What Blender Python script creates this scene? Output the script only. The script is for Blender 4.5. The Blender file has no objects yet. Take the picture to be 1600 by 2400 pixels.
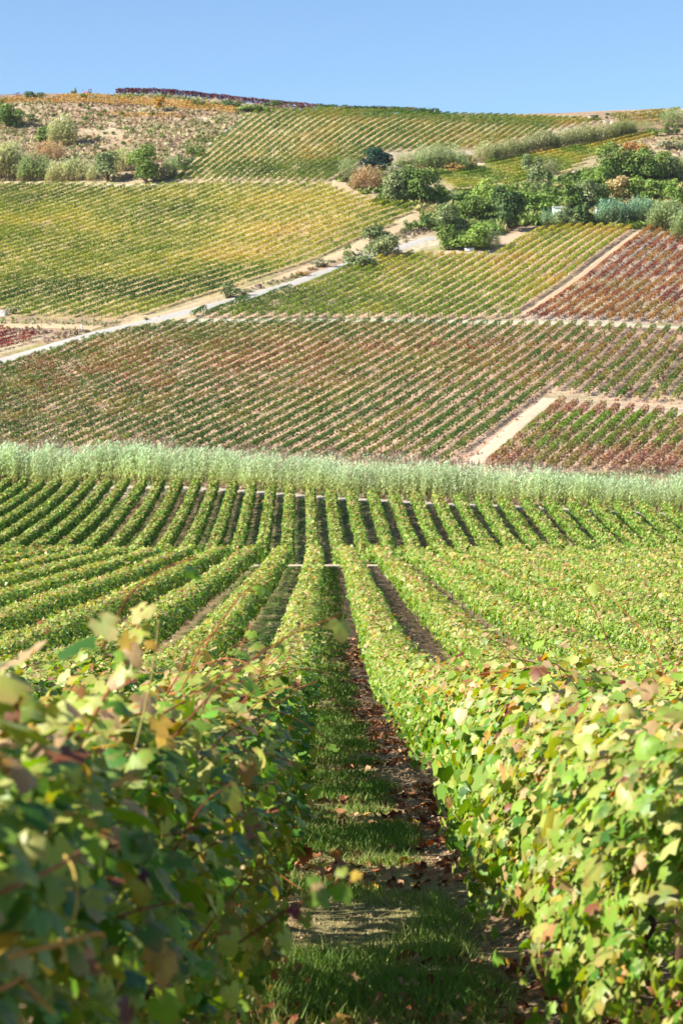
import bpy, math, random
import numpy as np
from mathutils import Vector, Matrix

random.seed(7)
RNG = np.random.default_rng(7)
SC = bpy.context.scene
COL = SC.collection

# ------------------------------------------------------------------ camera, sky, sun, exposure
F_PX = 70.0 / 36.0 * 2400.0            # focal length in photograph pixels
YAW = math.atan(52.0 / F_PX)
PITCH = math.atan(200.0 / F_PX)
cam_d = bpy.data.cameras.new("camera")
cam = bpy.data.objects.new("camera", cam_d)
COL.objects.link(cam)
cam_d.sensor_fit = 'VERTICAL'
cam_d.sensor_height = 36.0
cam_d.lens = 70.0
cam_d.clip_start = 0.2
cam_d.clip_end = 12000.0
cam.location = (0, 0, 0)
cam.rotation_euler = (math.radians(90) - PITCH, 0, -YAW)
cam_d.dof.use_dof = True
cam_d.dof.focus_distance = 23.0
cam_d.dof.aperture_fstop = 6.0
SC.camera = cam
SC.render.resolution_x = 682
SC.render.resolution_y = 1024

SUN_EL = math.radians(34.0)
_sh = Vector((-0.95, -0.30, 0)).normalized()
TO_SUN = Vector((_sh.x * math.cos(SUN_EL), _sh.y * math.cos(SUN_EL), math.sin(SUN_EL)))
world = bpy.data.worlds.new("World")
SC.world = world
world.use_nodes = True
wn = world.node_tree.nodes
wl = world.node_tree.links
wn.clear()
w_out = wn.new("ShaderNodeOutputWorld")
w_bg = wn.new("ShaderNodeBackground")
w_sky = wn.new("ShaderNodeTexSky")
w_sky.sky_type = 'NISHITA'
w_sky.sun_disc = False
w_sky.sun_elevation = SUN_EL
w_sky.sun_rotation = math.atan2(TO_SUN.x, TO_SUN.y)
w_sky.altitude = 0.0
w_sky.air_density = 1.0
w_sky.dust_density = 0.0
w_sky.ozone_density = 5.0
w_bg.inputs[1].default_value = 0.072
wl.new(w_sky.outputs[0], w_bg.inputs[0])
wl.new(w_bg.outputs[0], w_out.inputs[0])

sun_d = bpy.data.lights.new("sun", 'SUN')
sun_d.energy = 5.0
sun_d.angle = math.radians(0.5)
sun_d.color = (1.0, 0.95, 0.86)
sun = bpy.data.objects.new("sun", sun_d)
COL.objects.link(sun)
sun.rotation_euler = TO_SUN.to_track_quat('Z', 'Y').to_euler()

SC.view_settings.view_transform = 'Standard'
SC.view_settings.look = 'None'
SC.view_settings.gamma = 1.0
SC.view_settings.use_curve_mapping = False
SC.view_settings.exposure = 1.35
SC.render.engine = 'CYCLES'
SC.cycles.max_bounces = 6
SC.cycles.diffuse_bounces = 3
SC.cycles.transmission_bounces = 4

# ------------------------------------------------------------------ small helpers
def lin(r, g, b, k=1.0):
    c = np.array([r, g, b], float) / 255.0
    return np.where(c <= 0.04045, c / 12.92, ((c + 0.055) / 1.055) ** 2.4) * k

_fw = np.array([math.sin(YAW) * math.cos(PITCH), math.cos(YAW) * math.cos(PITCH), -math.sin(PITCH)])
_rt = np.array([math.cos(YAW), -math.sin(YAW), 0.0])
_up = np.cross(_rt, _fw)

def ray(px, py):
    d = _fw + (px - 800.0) / F_PX * _rt - (py - 1200.0) / F_PX * _up
    return d / d[1]

def smooth01(e0, e1, x):
    t = np.clip((x - e0) / (e1 - e0), 0, 1)
    return t * t * (3 - 2 * t)

_nt = {}
def vnoise(x, y, scale, seed):
    """value noise in 0..1"""
    if seed not in _nt:
        _nt[seed] = np.random.default_rng(1000 + seed).random((256, 256))
    g = _nt[seed]
    fx, fy = np.asarray(x, float) / scale, np.asarray(y, float) / scale
    ix, iy = np.floor(fx).astype(int), np.floor(fy).astype(int)
    tx, ty = fx - ix, fy - iy
    tx, ty = tx * tx * (3 - 2 * tx), ty * ty * (3 - 2 * ty)
    a, b = g[ix % 256, iy % 256], g[(ix + 1) % 256, iy % 256]
    c, d = g[ix % 256, (iy + 1) % 256], g[(ix + 1) % 256, (iy + 1) % 256]
    return (a * (1 - tx) + b * tx) * (1 - ty) + (c * (1 - tx) + d * tx) * ty

def fnoise(x, y, scale, seed, oct=3):
    s, w, t = 0.0, 0.0, 1.0
    for k in range(oct):
        s = s + vnoise(x, y, scale / 2 ** k, seed + k) * t
        w += t
        t *= 0.55
    return s / w

# ------------------------------------------------------------------ terrain: real heights from surveyed profiles
def pchip(xk, yk, x):
    xk, yk = np.asarray(xk, float), np.asarray(yk, float)
    h = np.diff(xk)
    dl = np.diff(yk) / h
    m = np.zeros_like(yk)
    m[0], m[-1] = dl[0], dl[-1]
    for i in range(1, len(xk) - 1):
        if dl[i - 1] * dl[i] > 0:
            w1, w2 = 2 * h[i] + h[i - 1], h[i] + 2 * h[i - 1]
            m[i] = (w1 + w2) / (w1 / dl[i - 1] + w2 / dl[i])
    i = np.clip(np.searchsorted(xk, x) - 1, 0, len(h) - 1)
    t = (x - xk[i]) / h[i]
    return ((1 + 2 * t) * (1 - t) ** 2 * yk[i] + t * (1 - t) ** 2 * h[i] * m[i]
            + t * t * (3 - 2 * t) * yk[i + 1] + t * t * (t - 1) * h[i] * m[i + 1])

def zpt(px, py, Y):
    return (Y, ray(px, py)[2] * Y)

NEAR = [(-80, 3.5), (-40, 1.4), (0, -1.65), (9.7, -2.72), (25, -4.55), (47.6, -6.75), (80, -8.15), (114, -9.4), (140, -10.3), (157, -10.95), (170, -11.9)]
PROFILES = {
    0:    [(188, -13.4), (230, -12.0), zpt(0, 1140, 289), zpt(0, 1120, 297), zpt(0, 1031, 327), zpt(0, 853, 402), zpt(0, 745, 442),
           zpt(0, 590, 520), zpt(0, 432, 618), zpt(0, 300, 692), zpt(0, 232, 742), (760, 122.0), (840, 116), (1100, 70), (2000, 20), (4000, -20)],
    400:  [(186, -13.5), (225, -12.1), zpt(400, 1140, 270), zpt(400, 1122, 278), zpt(400, 1041, 310), zpt(400, 757, 428), zpt(400, 735, 437),
           zpt(400, 590, 508), zpt(400, 432, 598), zpt(400, 300, 682), zpt(400, 216, 742), (760, 125.6), (840, 120), (1100, 74), (2000, 20), (4000, -20)],
    800:  [(184, -13.6), (205, -12.6), zpt(800, 1168, 247), zpt(800, 1150, 255), zpt(800, 1065, 290), zpt(800, 748, 428), zpt(800, 612, 492),
           zpt(800, 585, 503), zpt(800, 437, 573), zpt(800, 350, 627), zpt(800, 266, 690), zpt(800, 261, 704), (740, 113.5), (1100, 70), (2000, 20), (4000, -20)],
    1200: [(182, -13.7), (200, -12.9), zpt(1200, 1186, 236), zpt(1200, 1168, 244), zpt(1200, 1085, 270), zpt(1200, 755, 424), zpt(1200, 540, 522),
           zpt(1200, 480, 566), zpt(1200, 445, 590), zpt(1200, 360, 637), zpt(1200, 278, 700), (720, 111.5), (800, 110), (1100, 68), (2000, 20), (4000, -20)],
    1600: [(180, -13.8), (198, -13.0), zpt(1600, 1205, 226), zpt(1600, 1187, 234), zpt(1600, 1100, 261), zpt(1600, 960, 316), zpt(1600, 752, 420), zpt(1600, 560, 514),
           zpt(1600, 480, 560), zpt(1600, 430, 590), zpt(1600, 340, 648), zpt(1600, 262, 705), (725, 115.0), (800, 113), (1100, 70), (2000, 20), (4000, -20)],
}
_cols = sorted(PROFILES)
_uk = [-2400] + _cols + [4000]
_prof = [PROFILES[0]] + [PROFILES[c] for c in _cols] + [PROFILES[1600]]
_Yg = np.concatenate([np.arange(-80, 1100, 1.0), np.linspace(1100, 4000, 300)])
_Zk = np.array([pchip([p[0] for p in NEAR + pr], [p[1] for p in NEAR + pr], _Yg) for pr in _prof])
_ug = np.linspace(-0.7, 0.7, 281)
_uu = np.array([(c - 748.0) / F_PX for c in _uk])
_Z = np.array([np.interp(_ug, _uu, _Zk[:, j]) for j in range(len(_Yg))]).T
_k = np.exp(-0.5 * (np.arange(-12, 13) / 4.0) ** 2)
_k /= _k.sum()
_Zp = np.pad(_Z, ((12, 12), (0, 0)), mode='edge')
_Z = sum(_k[i] * _Zp[i:i + _Z.shape[0]] for i in range(25))
_Zr = np.array([np.interp(np.arange(-80, 4001, 1.0), _Yg, _Z[i]) for i in range(len(_ug))])

def H0(x, y):
    x, y = np.asarray(x, float), np.asarray(y, float)
    u = np.clip(x / np.maximum(y, 60.0), -0.699, 0.699)
    fu = (u + 0.7) / 0.005
    fy = np.clip(y + 80.0, 0, 4079.0)
    iu, iy = np.minimum(fu.astype(int), 279), np.minimum(fy.astype(int), 4079)
    tu, ty = fu - iu, fy - iy
    return ((_Zr[iu, iy] * (1 - tu) + _Zr[iu + 1, iy] * tu) * (1 - ty)
            + (_Zr[iu, iy + 1] * (1 - tu) + _Zr[iu + 1, iy + 1] * tu) * ty)

ROW0, ROWS = -0.72, 2.5           # first vine row left of the aisle, row spacing

def H(x, y):
    """terrain with its small relief"""
    x, y = np.asarray(x, float), np.asarray(y, float)
    z = H0(x, y)
    far = smooth01(280, 420, y)
    z = z + far * (fnoise(x, y, 26, 3) - 0.5) * 0.9
    nr = 1 - smooth01(60, 110, np.abs(y - 20))
    t = np.mod(x - ROW0, ROWS)                       # 0 at a row, 1.25 mid aisle
    berm = np.exp(-((t - 1.93) / 0.16) ** 2) * 0.075 + np.exp(-((t - 0.52) / 0.14) ** 2) * 0.03
    rough = (fnoise(x, y, 0.55, 20, 3) - 0.5) * 0.10 * (0.35 + 0.65 * (np.abs(t - 1.1) > 0.45))
    return z + nr * (berm * (0.5 + fnoise(x, y, 1.6, 33, 2)) + rough)

def cast(px, py, tmin=190.0):
    d = ray(px, py)
    t = np.arange(tmin, 800.0, 0.5)
    g = d[2] * t - H0(d[0] * t, t)
    k = np.nonzero(g < 0)[0]
    i = k[0] if len(k) else int(np.argmin(g))
    return np.array([d[0] * t[i], t[i], float(H(d[0] * t[i], t[i]))])

def plan(pts, tmin=190.0):
    return np.array([cast(x, y, tmin)[:2] for x, y in pts])

def dense(pts, step=25.0):
    out = []
    for a, b in zip(pts[:-1], pts[1:]):
        n = max(1, int(math.hypot(b[0] - a[0], b[1] - a[1]) / step))
        out += [(a[0] + (b[0] - a[0]) * k / n, a[1] + (b[1] - a[1]) * k / n) for k in range(n)]
    return out + [pts[-1]]

def inpoly(P, poly):
    x, y = P[:, 0], P[:, 1]
    r = np.zeros(len(P), bool)
    n = len(poly)
    for i in range(n):
        x0, y0 = poly[i]
        x1, y1 = poly[(i + 1) % n]
        if y0 == y1:
            continue
        c = ((y0 > y) != (y1 > y)) & (x < (x1 - x0) * (y - y0) / (y1 - y0) + x0)
        r ^= c
    return r

# ------------------------------------------------------------------ mesh and object builders
def mesh(name, V, T, tint=None, mat=None, smooth=False):
    V = np.ascontiguousarray(V, np.float32)
    T = np.ascontiguousarray(T, np.int32)
    k = T.shape[1]
    me = bpy.data.meshes.new(name)
    me.vertices.add(len(V))
    me.vertices.foreach_set("co", V.ravel())
    me.loops.add(T.size)
    me.loops.foreach_set("vertex_index", T.ravel())
    me.polygons.add(len(T))
    me.polygons.foreach_set("loop_start", np.arange(0, T.size, k, dtype=np.int32))
    me.polygons.foreach_set("loop_total", np.full(len(T), k, np.int32))
    if smooth:
        me.polygons.foreach_set("use_smooth", np.ones(len(T), bool))
    if tint is not None:
        at = me.attributes.new("tint", 'FLOAT_COLOR', 'POINT')
        c = np.ones((len(V), 4), np.float32)
        c[:, :3] = tint
        at.data.foreach_set("color", c.ravel())
    me.update(calc_edges=True)
    if mat:
        me.materials.append(mat)
    return me

def link(name, data, parent=None, loc=(0, 0, 0)):
    o = bpy.data.objects.new(name, data)
    COL.objects.link(o)
    o.location = loc
    if parent is not None:
        o.parent = parent
    return o

def tag(o, label=None, cat=None, group=None, kind=None):
    if label: o['label'] = label
    if cat: o['category'] = cat
    if group: o['group'] = group
    if kind: o['kind'] = kind
    return o

def thing(name, loc, label, cat, group=None):
    return tag(link(name, None, None, [float(v) for v in loc]), label, cat, group)

class Bag:
    """collects triangles with a tint per vertex"""
    def __init__(self):
        self.V, self.T, self.C, self.n = [], [], [], 0
    def add(self, V, T, C):
        V = np.asarray(V, float).reshape(-1, 3)
        if len(V) == 0: return
        self.V.append(V)
        self.T.append(np.asarray(T, int).reshape(-1, 3) + self.n)
        C = np.asarray(C, float)
        self.C.append(np.broadcast_to(C, (len(V), 3)) if C.ndim == 1 else C)
        self.n += len(V)
    def mesh(self, name, mat, origin=(0, 0, 0), smooth=False):
        return mesh(name, np.concatenate(self.V) - np.asarray(origin, float), np.concatenate(self.T), np.concatenate(self.C), mat, smooth)

def unit(a):
    return a / np.maximum(np.linalg.norm(a, axis=-1, keepdims=True), 1e-9)

def cards(bag, tmpl, tris, cen, nrm, tip, size, col, edge=None, edge_w=None):
    """one leaf-like template per point: x across, y towards the tip, z along the normal"""
    n = len(cen)
    if n == 0: return
    nrm = unit(nrm)
    tip = unit(tip - nrm * np.sum(tip * nrm, 1, keepdims=True))
    sd = np.cross(tip, nrm)
    K = len(tmpl)
    s = np.asarray(size, float).reshape(-1, 1, 1)
    V = cen[:, None, :] + s * (tmpl[None, :, 0:1] * sd[:, None, :] + tmpl[None, :, 1:2] * tip[:, None, :] + tmpl[None, :, 2:3] * nrm[:, None, :])
    T = tris[None] + (np.arange(n) * K)[:, None, None]
    C = np.repeat(col[:, None, :], K, 1)
    if edge is not None:
        C = C * (1 - edge_w[None, :, None]) + edge[:, None, :] * edge_w[None, :, None]
    bag.add(V.reshape(-1, 3), T.reshape(-1, 3), C.reshape(-1, 3))

def box(bag, c, s, col, rz=0.0, M=None):
    v = np.array([[x, y, z] for x in (-.5, .5) for y in (-.5, .5) for z in (-.5, .5)]) * np.asarray(s, float)
    if rz:
        cz, sz = math.cos(rz), math.sin(rz)
        v = v @ np.array([[cz, sz, 0], [-sz, cz, 0], [0, 0, 1]])
    q = [(0, 1, 3, 2), (4, 6, 7, 5), (0, 4, 5, 1), (2, 3, 7, 6), (0, 2, 6, 4), (1, 5, 7, 3)]
    t = [x for a in q for x in ((a[0], a[1], a[2]), (a[0], a[2], a[3]))]
    bag.add(v + np.asarray(c, float), t, np.asarray(col))

def tube(bag, pts, rad, col, seg=6):
    pts = np.asarray(pts, float)
    rad = np.broadcast_to(np.asarray(rad, float), (len(pts),))
    tg = unit(np.gradient(pts, axis=0))
    ref = np.where(np.abs(tg[:, 2:3]) > 0.9, np.array([[1., 0, 0]]), np.array([[0, 0, 1.]]))
    a = unit(np.cross(tg, ref))
    b = np.cross(tg, a)
    an = np.arange(seg) * 2 * math.pi / seg
    V = pts[:, None] + rad[:, None, None] * (np.cos(an)[None, :, None] * a[:, None] + np.sin(an)[None, :, None] * b[:, None])
    T = []
    for i in range(len(pts) - 1):
        for j in range(seg):
            p, q = i * seg + j, i * seg + (j + 1) % seg
            T += [(p, q, q + seg), (p, q + seg, p + seg)]
    e = (len(pts) - 1) * seg
    T += [(e, e + j, e + j + 1) for j in range(1, seg - 1)]
    bag.add(V.reshape(-1, 3), T, col)

# ------------------------------------------------------------------ materials
def new_mat(name):
    m = bpy.data.materials.new(name)
    m.use_nodes = True
    nt = m.node_tree
    nt.nodes.clear()
    return m, nt.nodes, nt.links

def leaf_mat(name, transl=0.35, rough=0.55, spec=0.3, spots=False):
    m, n, l = new_mat(name)
    out = n.new("ShaderNodeOutputMaterial")
    at = n.new("ShaderNodeAttribute"); at.attribute_name = "tint"
    p = n.new("ShaderNodeBsdfPrincipled")
    p.inputs["Roughness"].default_value = rough
    p.inputs["Specular IOR Level"].default_value = spec
    tr = n.new("ShaderNodeBsdfTranslucent")
    hs = n.new("ShaderNodeHueSaturation")
    hs.inputs["Saturation"].default_value = 1.3
    hs.inputs["Value"].default_value = 1.3
    mx = n.new("ShaderNodeMixShader"); mx.inputs[0].default_value = transl
    src = at.outputs["Color"]
    if spots:
        tc = n.new("ShaderNodeNewGeometry")
        ns = n.new("ShaderNodeTexNoise"); ns.inputs["Scale"].default_value = 26.0; ns.inputs["Detail"].default_value = 3.0
        l.new(tc.outputs["Position"], ns.inputs["Vector"])
        rp = n.new("ShaderNodeMapRange")
        rp.inputs[1].default_value = 0.56; rp.inputs[2].default_value = 0.72
        rp.inputs[3].default_value = 0.0; rp.inputs[4].default_value = 0.55
        l.new(ns.outputs["Fac"], rp.inputs[0])
        mc = n.new("ShaderNodeMixRGB")
        mc.inputs[2].default_value = (0.30, 0.22, 0.05, 1)
        l.new(rp.outputs[0], mc.inputs[0]); l.new(src, mc.inputs[1])
        src = mc.outputs[0]
        bp = n.new("ShaderNodeBump"); bp.inputs["Strength"].default_value = 0.25; bp.inputs["Distance"].default_value = 0.004
        n2 = n.new("ShaderNodeTexNoise"); n2.inputs["Scale"].default_value = 90.0
        l.new(tc.outputs["Position"], n2.inputs["Vector"])
        l.new(n2.outputs["Fac"], bp.inputs["Height"])
        l.new(bp.outputs[0], p.inputs["Normal"])
    l.new(src, p.inputs["Base Color"])
    l.new(src, hs.inputs["Color"])
    l.new(hs.outputs[0], tr.inputs["Color"])
    l.new(p.outputs[0], mx.inputs[1]); l.new(tr.outputs[0], mx.inputs[2])
    l.new(mx.outputs[0], out.inputs[0])
    return m

def tint_mat(name, rough=0.85, spec=0.2, nscale=6.0, namt=0.35, metal=0.0):
    """plain solid: tint attribute broken up by noise, with a little bump"""
    m, n, l = new_mat(name)
    out = n.new("ShaderNodeOutputMaterial")
    at = n.new("ShaderNodeAttribute"); at.attribute_name = "tint"
    p = n.new("ShaderNodeBsdfPrincipled")
    p.inputs["Roughness"].default_value = rough
    p.inputs["Specular IOR Level"].default_value = spec
    p.inputs["Metallic"].default_value = metal
    g = n.new("ShaderNodeNewGeometry")
    ns = n.new("ShaderNodeTexNoise"); ns.inputs["Scale"].default_value = nscale; ns.inputs["Detail"].default_value = 5.0
    l.new(g.outputs["Position"], ns.inputs["Vector"])
    mr = n.new("ShaderNodeMapRange")
    mr.inputs[1].default_value = 0.25; mr.inputs[2].default_value = 0.75
    mr.inputs[3].default_value = 1.0 - namt; mr.inputs[4].default_value = 1.0 + namt
    l.new(ns.outputs["Fac"], mr.inputs[0])
    mu = n.new("ShaderNodeVectorMath"); mu.operation = 'SCALE'
    l.new(at.outputs["Color"], mu.inputs[0]); l.new(mr.outputs[0], mu.inputs["Scale"])
    l.new(mu.outputs[0], p.inputs["Base Color"])
    bp = n.new("ShaderNodeBump"); bp.inputs["Strength"].default_value = 0.4; bp.inputs["Distance"].default_value = 0.03
    l.new(ns.outputs["Fac"], bp.inputs["Height"]); l.new(bp.outputs[0], p.inputs["Normal"])
    l.new(p.outputs[0], out.inputs[0])
    return m

M_LEAF = leaf_mat("vine_leaf", 0.36, 0.45, 0.4, spots=True)
M_FOL = leaf_mat("foliage", 0.22, 0.65, 0.2)
M_REED = leaf_mat("reed_leaf", 0.25, 0.6, 0.25)
M_GRASS = leaf_mat("grass_blade", 0.35, 0.6, 0.2)
M_DEAD = leaf_mat("dead_leaf", 0.12, 0.8, 0.15)
M_WOOD = tint_mat("bark", 0.9, 0.15, 18.0, 0.35)
M_SOLID = tint_mat("painted_solid", 0.6, 0.3, 3.0, 0.12)
M_ROAD = tint_mat("gravel_track", 0.95, 0.1, 1.3, 0.16)
M_SOIL = tint_mat("soil", 0.95, 0.1, 9.0, 0.3)

def ground_mat():
    m, n, l = new_mat("ground")
    out = n.new("ShaderNodeOutputMaterial")
    p = n.new("ShaderNodeBsdfPrincipled")
    p.inputs["Roughness"].default_value = 0.95
    p.inputs["Specular IOR Level"].default_value = 0.1
    at = n.new("ShaderNodeAttribute"); at.attribute_name = "tint"
    g = n.new("ShaderNodeNewGeometry")
    def noise(scale, detail=4.0):
        t = n.new("ShaderNodeTexNoise"); t.inputs["Scale"].default_value = scale; t.inputs["Detail"].default_value = detail
        l.new(g.outputs["Position"], t.inputs["Vector"])
        return t.outputs["Fac"]
    def ramp(v, a, b, c, d):
        r = n.new("ShaderNodeMapRange")
        r.inputs[1].default_value, r.inputs[2].default_value, r.inputs[3].default_value, r.inputs[4].default_value = a, b, c, d
        l.new(v, r.inputs[0])
        return r.outputs[0]
    def mul(a, b):
        t = n.new("ShaderNodeMath"); t.operation = 'MULTIPLY'
        l.new(a, t.inputs[0]); l.new(b, t.inputs[1])
        return t.outputs[0]
    big = ramp(noise(0.11), 0.3, 0.7, 0.82, 1.18)
    mid = ramp(noise(0.9, 6), 0.3, 0.7, 0.72, 1.28)
    fine = ramp(noise(14.0, 6), 0.3, 0.7, 0.6, 1.4)
    f = mul(mul(big, mid), fine)
    s = n.new("ShaderNodeVectorMath"); s.operation = 'SCALE'
    l.new(at.outputs["Color"], s.inputs[0]); l.new(f, s.inputs["Scale"])
    l.new(s.outputs[0], p.inputs["Base Color"])
    b1 = n.new("ShaderNodeBump"); b1.inputs["Strength"].default_value = 0.6; b1.inputs["Distance"].default_value = 0.05
    l.new(noise(14.0, 6), b1.inputs["Height"])
    b2 = n.new("ShaderNodeBump"); b2.inputs["Strength"].default_value = 0.5; b2.inputs["Distance"].default_value = 0.5
    l.new(noise(0.9, 5), b2.inputs["Height"]); l.new(b1.outputs[0], b2.inputs["Normal"])
    l.new(b2.outputs[0], p.inputs["Normal"])
    l.new(p.outputs[0], out.inputs[0])
    return m
M_GROUND = ground_mat()

# ------------------------------------------------------------------ fields: outlines on the ground (clockwise), read off the survey of the photograph
K = 0.62
SOIL_PINK = lin(208, 174, 146, K)
SOIL_TAN = lin(196, 172, 122, K)
DRY = lin(196, 176, 140, K)
FIELDS = {
    'A': dict(poly=[(-140, 905), (0, 862), (218, 800), (300, 780), (420, 758), (700, 756), (1000, 758), (1300, 764), (1750, 775), (1750, 955), (1600, 952), (1440, 940), (1288, 918),
                    (1258, 950), (1090, 1094), (700, 1082), (300, 1062), (-140, 1052)], soil=SOIL_PINK),
    'B': dict(poly=[(1312, 948), (1450, 962), (1600, 976), (1750, 990), (1750, 1125), (1400, 1110), (1130, 1104)], soil=lin(214, 180, 158, K)),
    'C': dict(poly=[(425, 748), (560, 714), (700, 676), (800, 640), (880, 612), (945, 597), (1010, 600), (1160, 602), (1200, 566), (1212, 540), (1300, 532), (1400, 535), (1502, 540),
                    (1380, 625), (1205, 752), (900, 752)], soil=lin(215, 182, 150, K)),
    'D': dict(poly=[(1520, 536), (1560, 550), (1750, 600), (1750, 760), (1400, 754), (1228, 752)], soil=lin(205, 185, 165, K)),
    'E': dict(poly=[(-140, 432), (130, 432), (290, 440), (400, 434), (560, 432), (765, 432), (800, 448), (900, 474), (985, 484), (925, 524), (790, 590), (615, 655), (520, 690), (290, 752),
                    (180, 748), (30, 744), (0, 728), (-140, 735)], soil=SOIL_TAN),
    'F': dict(poly=[(392, 426), (450, 378), (520, 322), (603, 262), (800, 260), (1000, 268), (1250, 276), (1425, 283), (1300, 308), (1120, 352), (1000, 352), (880, 362), (800, 410), (770, 428), (560, 428)],
              soil=lin(212, 186, 145, K)),
    'G': dict(poly=[(1010, 412), (1100, 398), (1250, 362), (1400, 336), (1500, 312), (1552, 312), (1530, 326), (1440, 345), (1370, 382), (1320, 412), (1250, 428), (1120, 446), (1075, 450)], soil=lin(205, 188, 130, K)),
    'H': dict(poly=[(-140, 772), (10, 776), (95, 792), (60, 812), (0, 826), (-140, 860)], soil=lin(205, 185, 160, K)),
}
for f in FIELDS.values():
    p = f['poly']
    f['plan'] = plan(dense(p + [p[0]])[:-1])

# ------------------------------------------------------------------ the ground: one sheet to the horizon
def graded(a, b, s0, s1):
    out, x = [a], a
    while x < b:
        t = (x - a) / (b - a)
        x += s0 + (s1 - s0) * t
        out.append(min(x, b))
    return out
ys = np.unique(np.round(np.concatenate([graded(-70, 4, 6, 1.0), np.arange(4, 30, 0.15), graded(30, 130, 0.17, 2.6), np.arange(130, 790, 3.6), graded(790, 3900, 4, 160)]), 3))
_xp = np.array(graded(4.0, 40, 0.2, 3.2) + list(np.arange(40, 210, 4.0)) + graded(210, 2600, 4, 180))
xs = np.unique(np.round(np.concatenate([-_xp + 1.0, np.arange(-3, 4, 0.15), _xp]), 3))
GX, GY = np.meshgrid(xs, ys)
gx, gy = GX.ravel(), GY.ravel()
gz = H(gx, gy)
nx, ny = len(xs), len(ys)
tint = np.tile(DRY, (len(gx), 1))
nz = fnoise(gx, gy, 34, 50, 4)
nz2 = fnoise(gx, gy, 9, 60, 3)
w = smooth01(0.45, 0.62, nz)[:, None]
tint = tint * (1 - w) + lin(178, 150, 122, K) * w
w = (smooth01(0.55, 0.7, nz2) * smooth01(0.4, 0.6, fnoise(gx, gy, 60, 70, 3)))[:, None] * 0.7
tint = tint * (1 - w) + lin(150, 150, 90, K) * w
w = smooth01(0.60, 0.68, fnoise(gx, gy, 15, 75, 3))[:, None] * 0.8
tint = tint * (1 - w) + lin(212, 196, 168, K) * w
P2 = np.stack([gx, gy], 1)
for k, f in FIELDS.items():
    m = inpoly(P2, f['plan'])
    s = f['soil'] * (0.85 + 0.3 * nz2[m][:, None])
    g = smooth01(0.5, 0.7, fnoise(gx[m], gy[m], 22, 90, 3))[:, None] * 0.35
    tint[m] = s * (1 - g) + lin(178, 170, 110, K) * g
# near vineyard: grassy aisle centres, tilled soil beside the rows
m = gy < 262
t = np.mod(gx[m] - ROW0, ROWS)
gw = smooth01(0.42, 0.62, t + 0.28 * (nz2[m] - .5)) * (1 - smooth01(1.42, 1.72, t + 0.4 * (fnoise(gx[m], gy[m], 2.2, 95, 2) - .5)))
gp = fnoise(gx[m], gy[m], 1.1, 97, 3)
grass = np.where((gp > 0.5)[:, None], lin(118, 140, 70, 0.5), lin(168, 160, 108, 0.5))
soil = np.where((fnoise(gx[m], gy[m], 0.8, 98, 2) > 0.55)[:, None], lin(196, 164, 128, 0.5), lin(172, 140, 106, 0.5))
tint[m] = grass * gw[:, None] + soil * (1 - gw[:, None])
m2 = (gy > 154.8) & (gy < 160.5)
tint[m2] = lin(214, 196, 158, K)
idx = np.arange(nx * ny).reshape(ny, nx)
Q = np.stack([idx[:-1, :-1], idx[:-1, 1:], idx[1:, 1:], idx[1:, :-1]], -1).reshape(-1, 4)
tag(link("ground", mesh("ground", np.stack([gx, gy, gz], 1), Q, tint, M_GROUND, True)), kind="structure")
GROUND = bpy.data.objects["ground"]

# ------------------------------------------------------------------ tracks and paths: strips laid on the ground
def strip(name, pts, width, col, lift=0.09, label=None, tmin=190.0, world=None, vary=0.25):
    c = np.array(world, float) if world is not None else plan(dense(pts, 12), tmin)
    seg = np.linalg.norm(np.diff(c, axis=0), axis=1)
    s = np.concatenate([[0], np.cumsum(seg)])
    q = np.arange(0, s[-1], 1.2)
    x, y = np.interp(q, s, c[:, 0]), np.interp(q, s, c[:, 1])
    ker = np.ones(9) / 9
    for _ in range(2):
        x = np.convolve(np.pad(x, 4, 'edge'), ker, 'valid'); y = np.convolve(np.pad(y, 4, 'edge'), ker, 'valid')
    tg = unit(np.stack([np.gradient(x), np.gradient(y)], 1))
    nr = np.stack([tg[:, 1], -tg[:, 0]], 1)
    wd = np.interp(q / s[-1], np.linspace(0, 1, len(np.atleast_1d(width))), np.atleast_1d(width)) / 2
    wl_ = wd * (1 + vary * (fnoise(q, q * 0, 5, 110, 2) - .5))
    wr_ = wd * (1 + vary * (fnoise(q, q * 0 + 40, 5, 111, 2) - .5))
    rows = []
    for k in np.linspace(-1, 1, 7):
        ww = np.where(k < 0, wl_, wr_) * k
        px_, py_ = x + nr[:, 0] * ww, y + nr[:, 1] * ww
        rows.append(np.stack([px_, py_, H(px_, py_) + (lift if abs(k) < 0.99 else -0.15)], 1))
    V = np.stack(rows, 1)
    n = len(q)
    ii = np.arange(n * 7).reshape(n, 7)
    Q = np.stack([ii[:-1, :-1], ii[:-1, 1:], ii[1:, 1:], ii[1:, :-1]], -1).reshape(-1, 4)
    V = V.reshape(-1, 3)
    kk = np.tile(np.abs(np.linspace(-1, 1, 7)), n)
    wear = np.exp(-((kk - 0.55) / 0.2) ** 2)[:, None] * 0.12 + 0.94
    C = col * wear * (0.9 + 0.2 * fnoise(V[:, 0], V[:, 1], 6, 120, 3))[:, None]
    return tag(link(name, mesh(name, V, Q, C, M_ROAD, True)), kind="structure")

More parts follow.
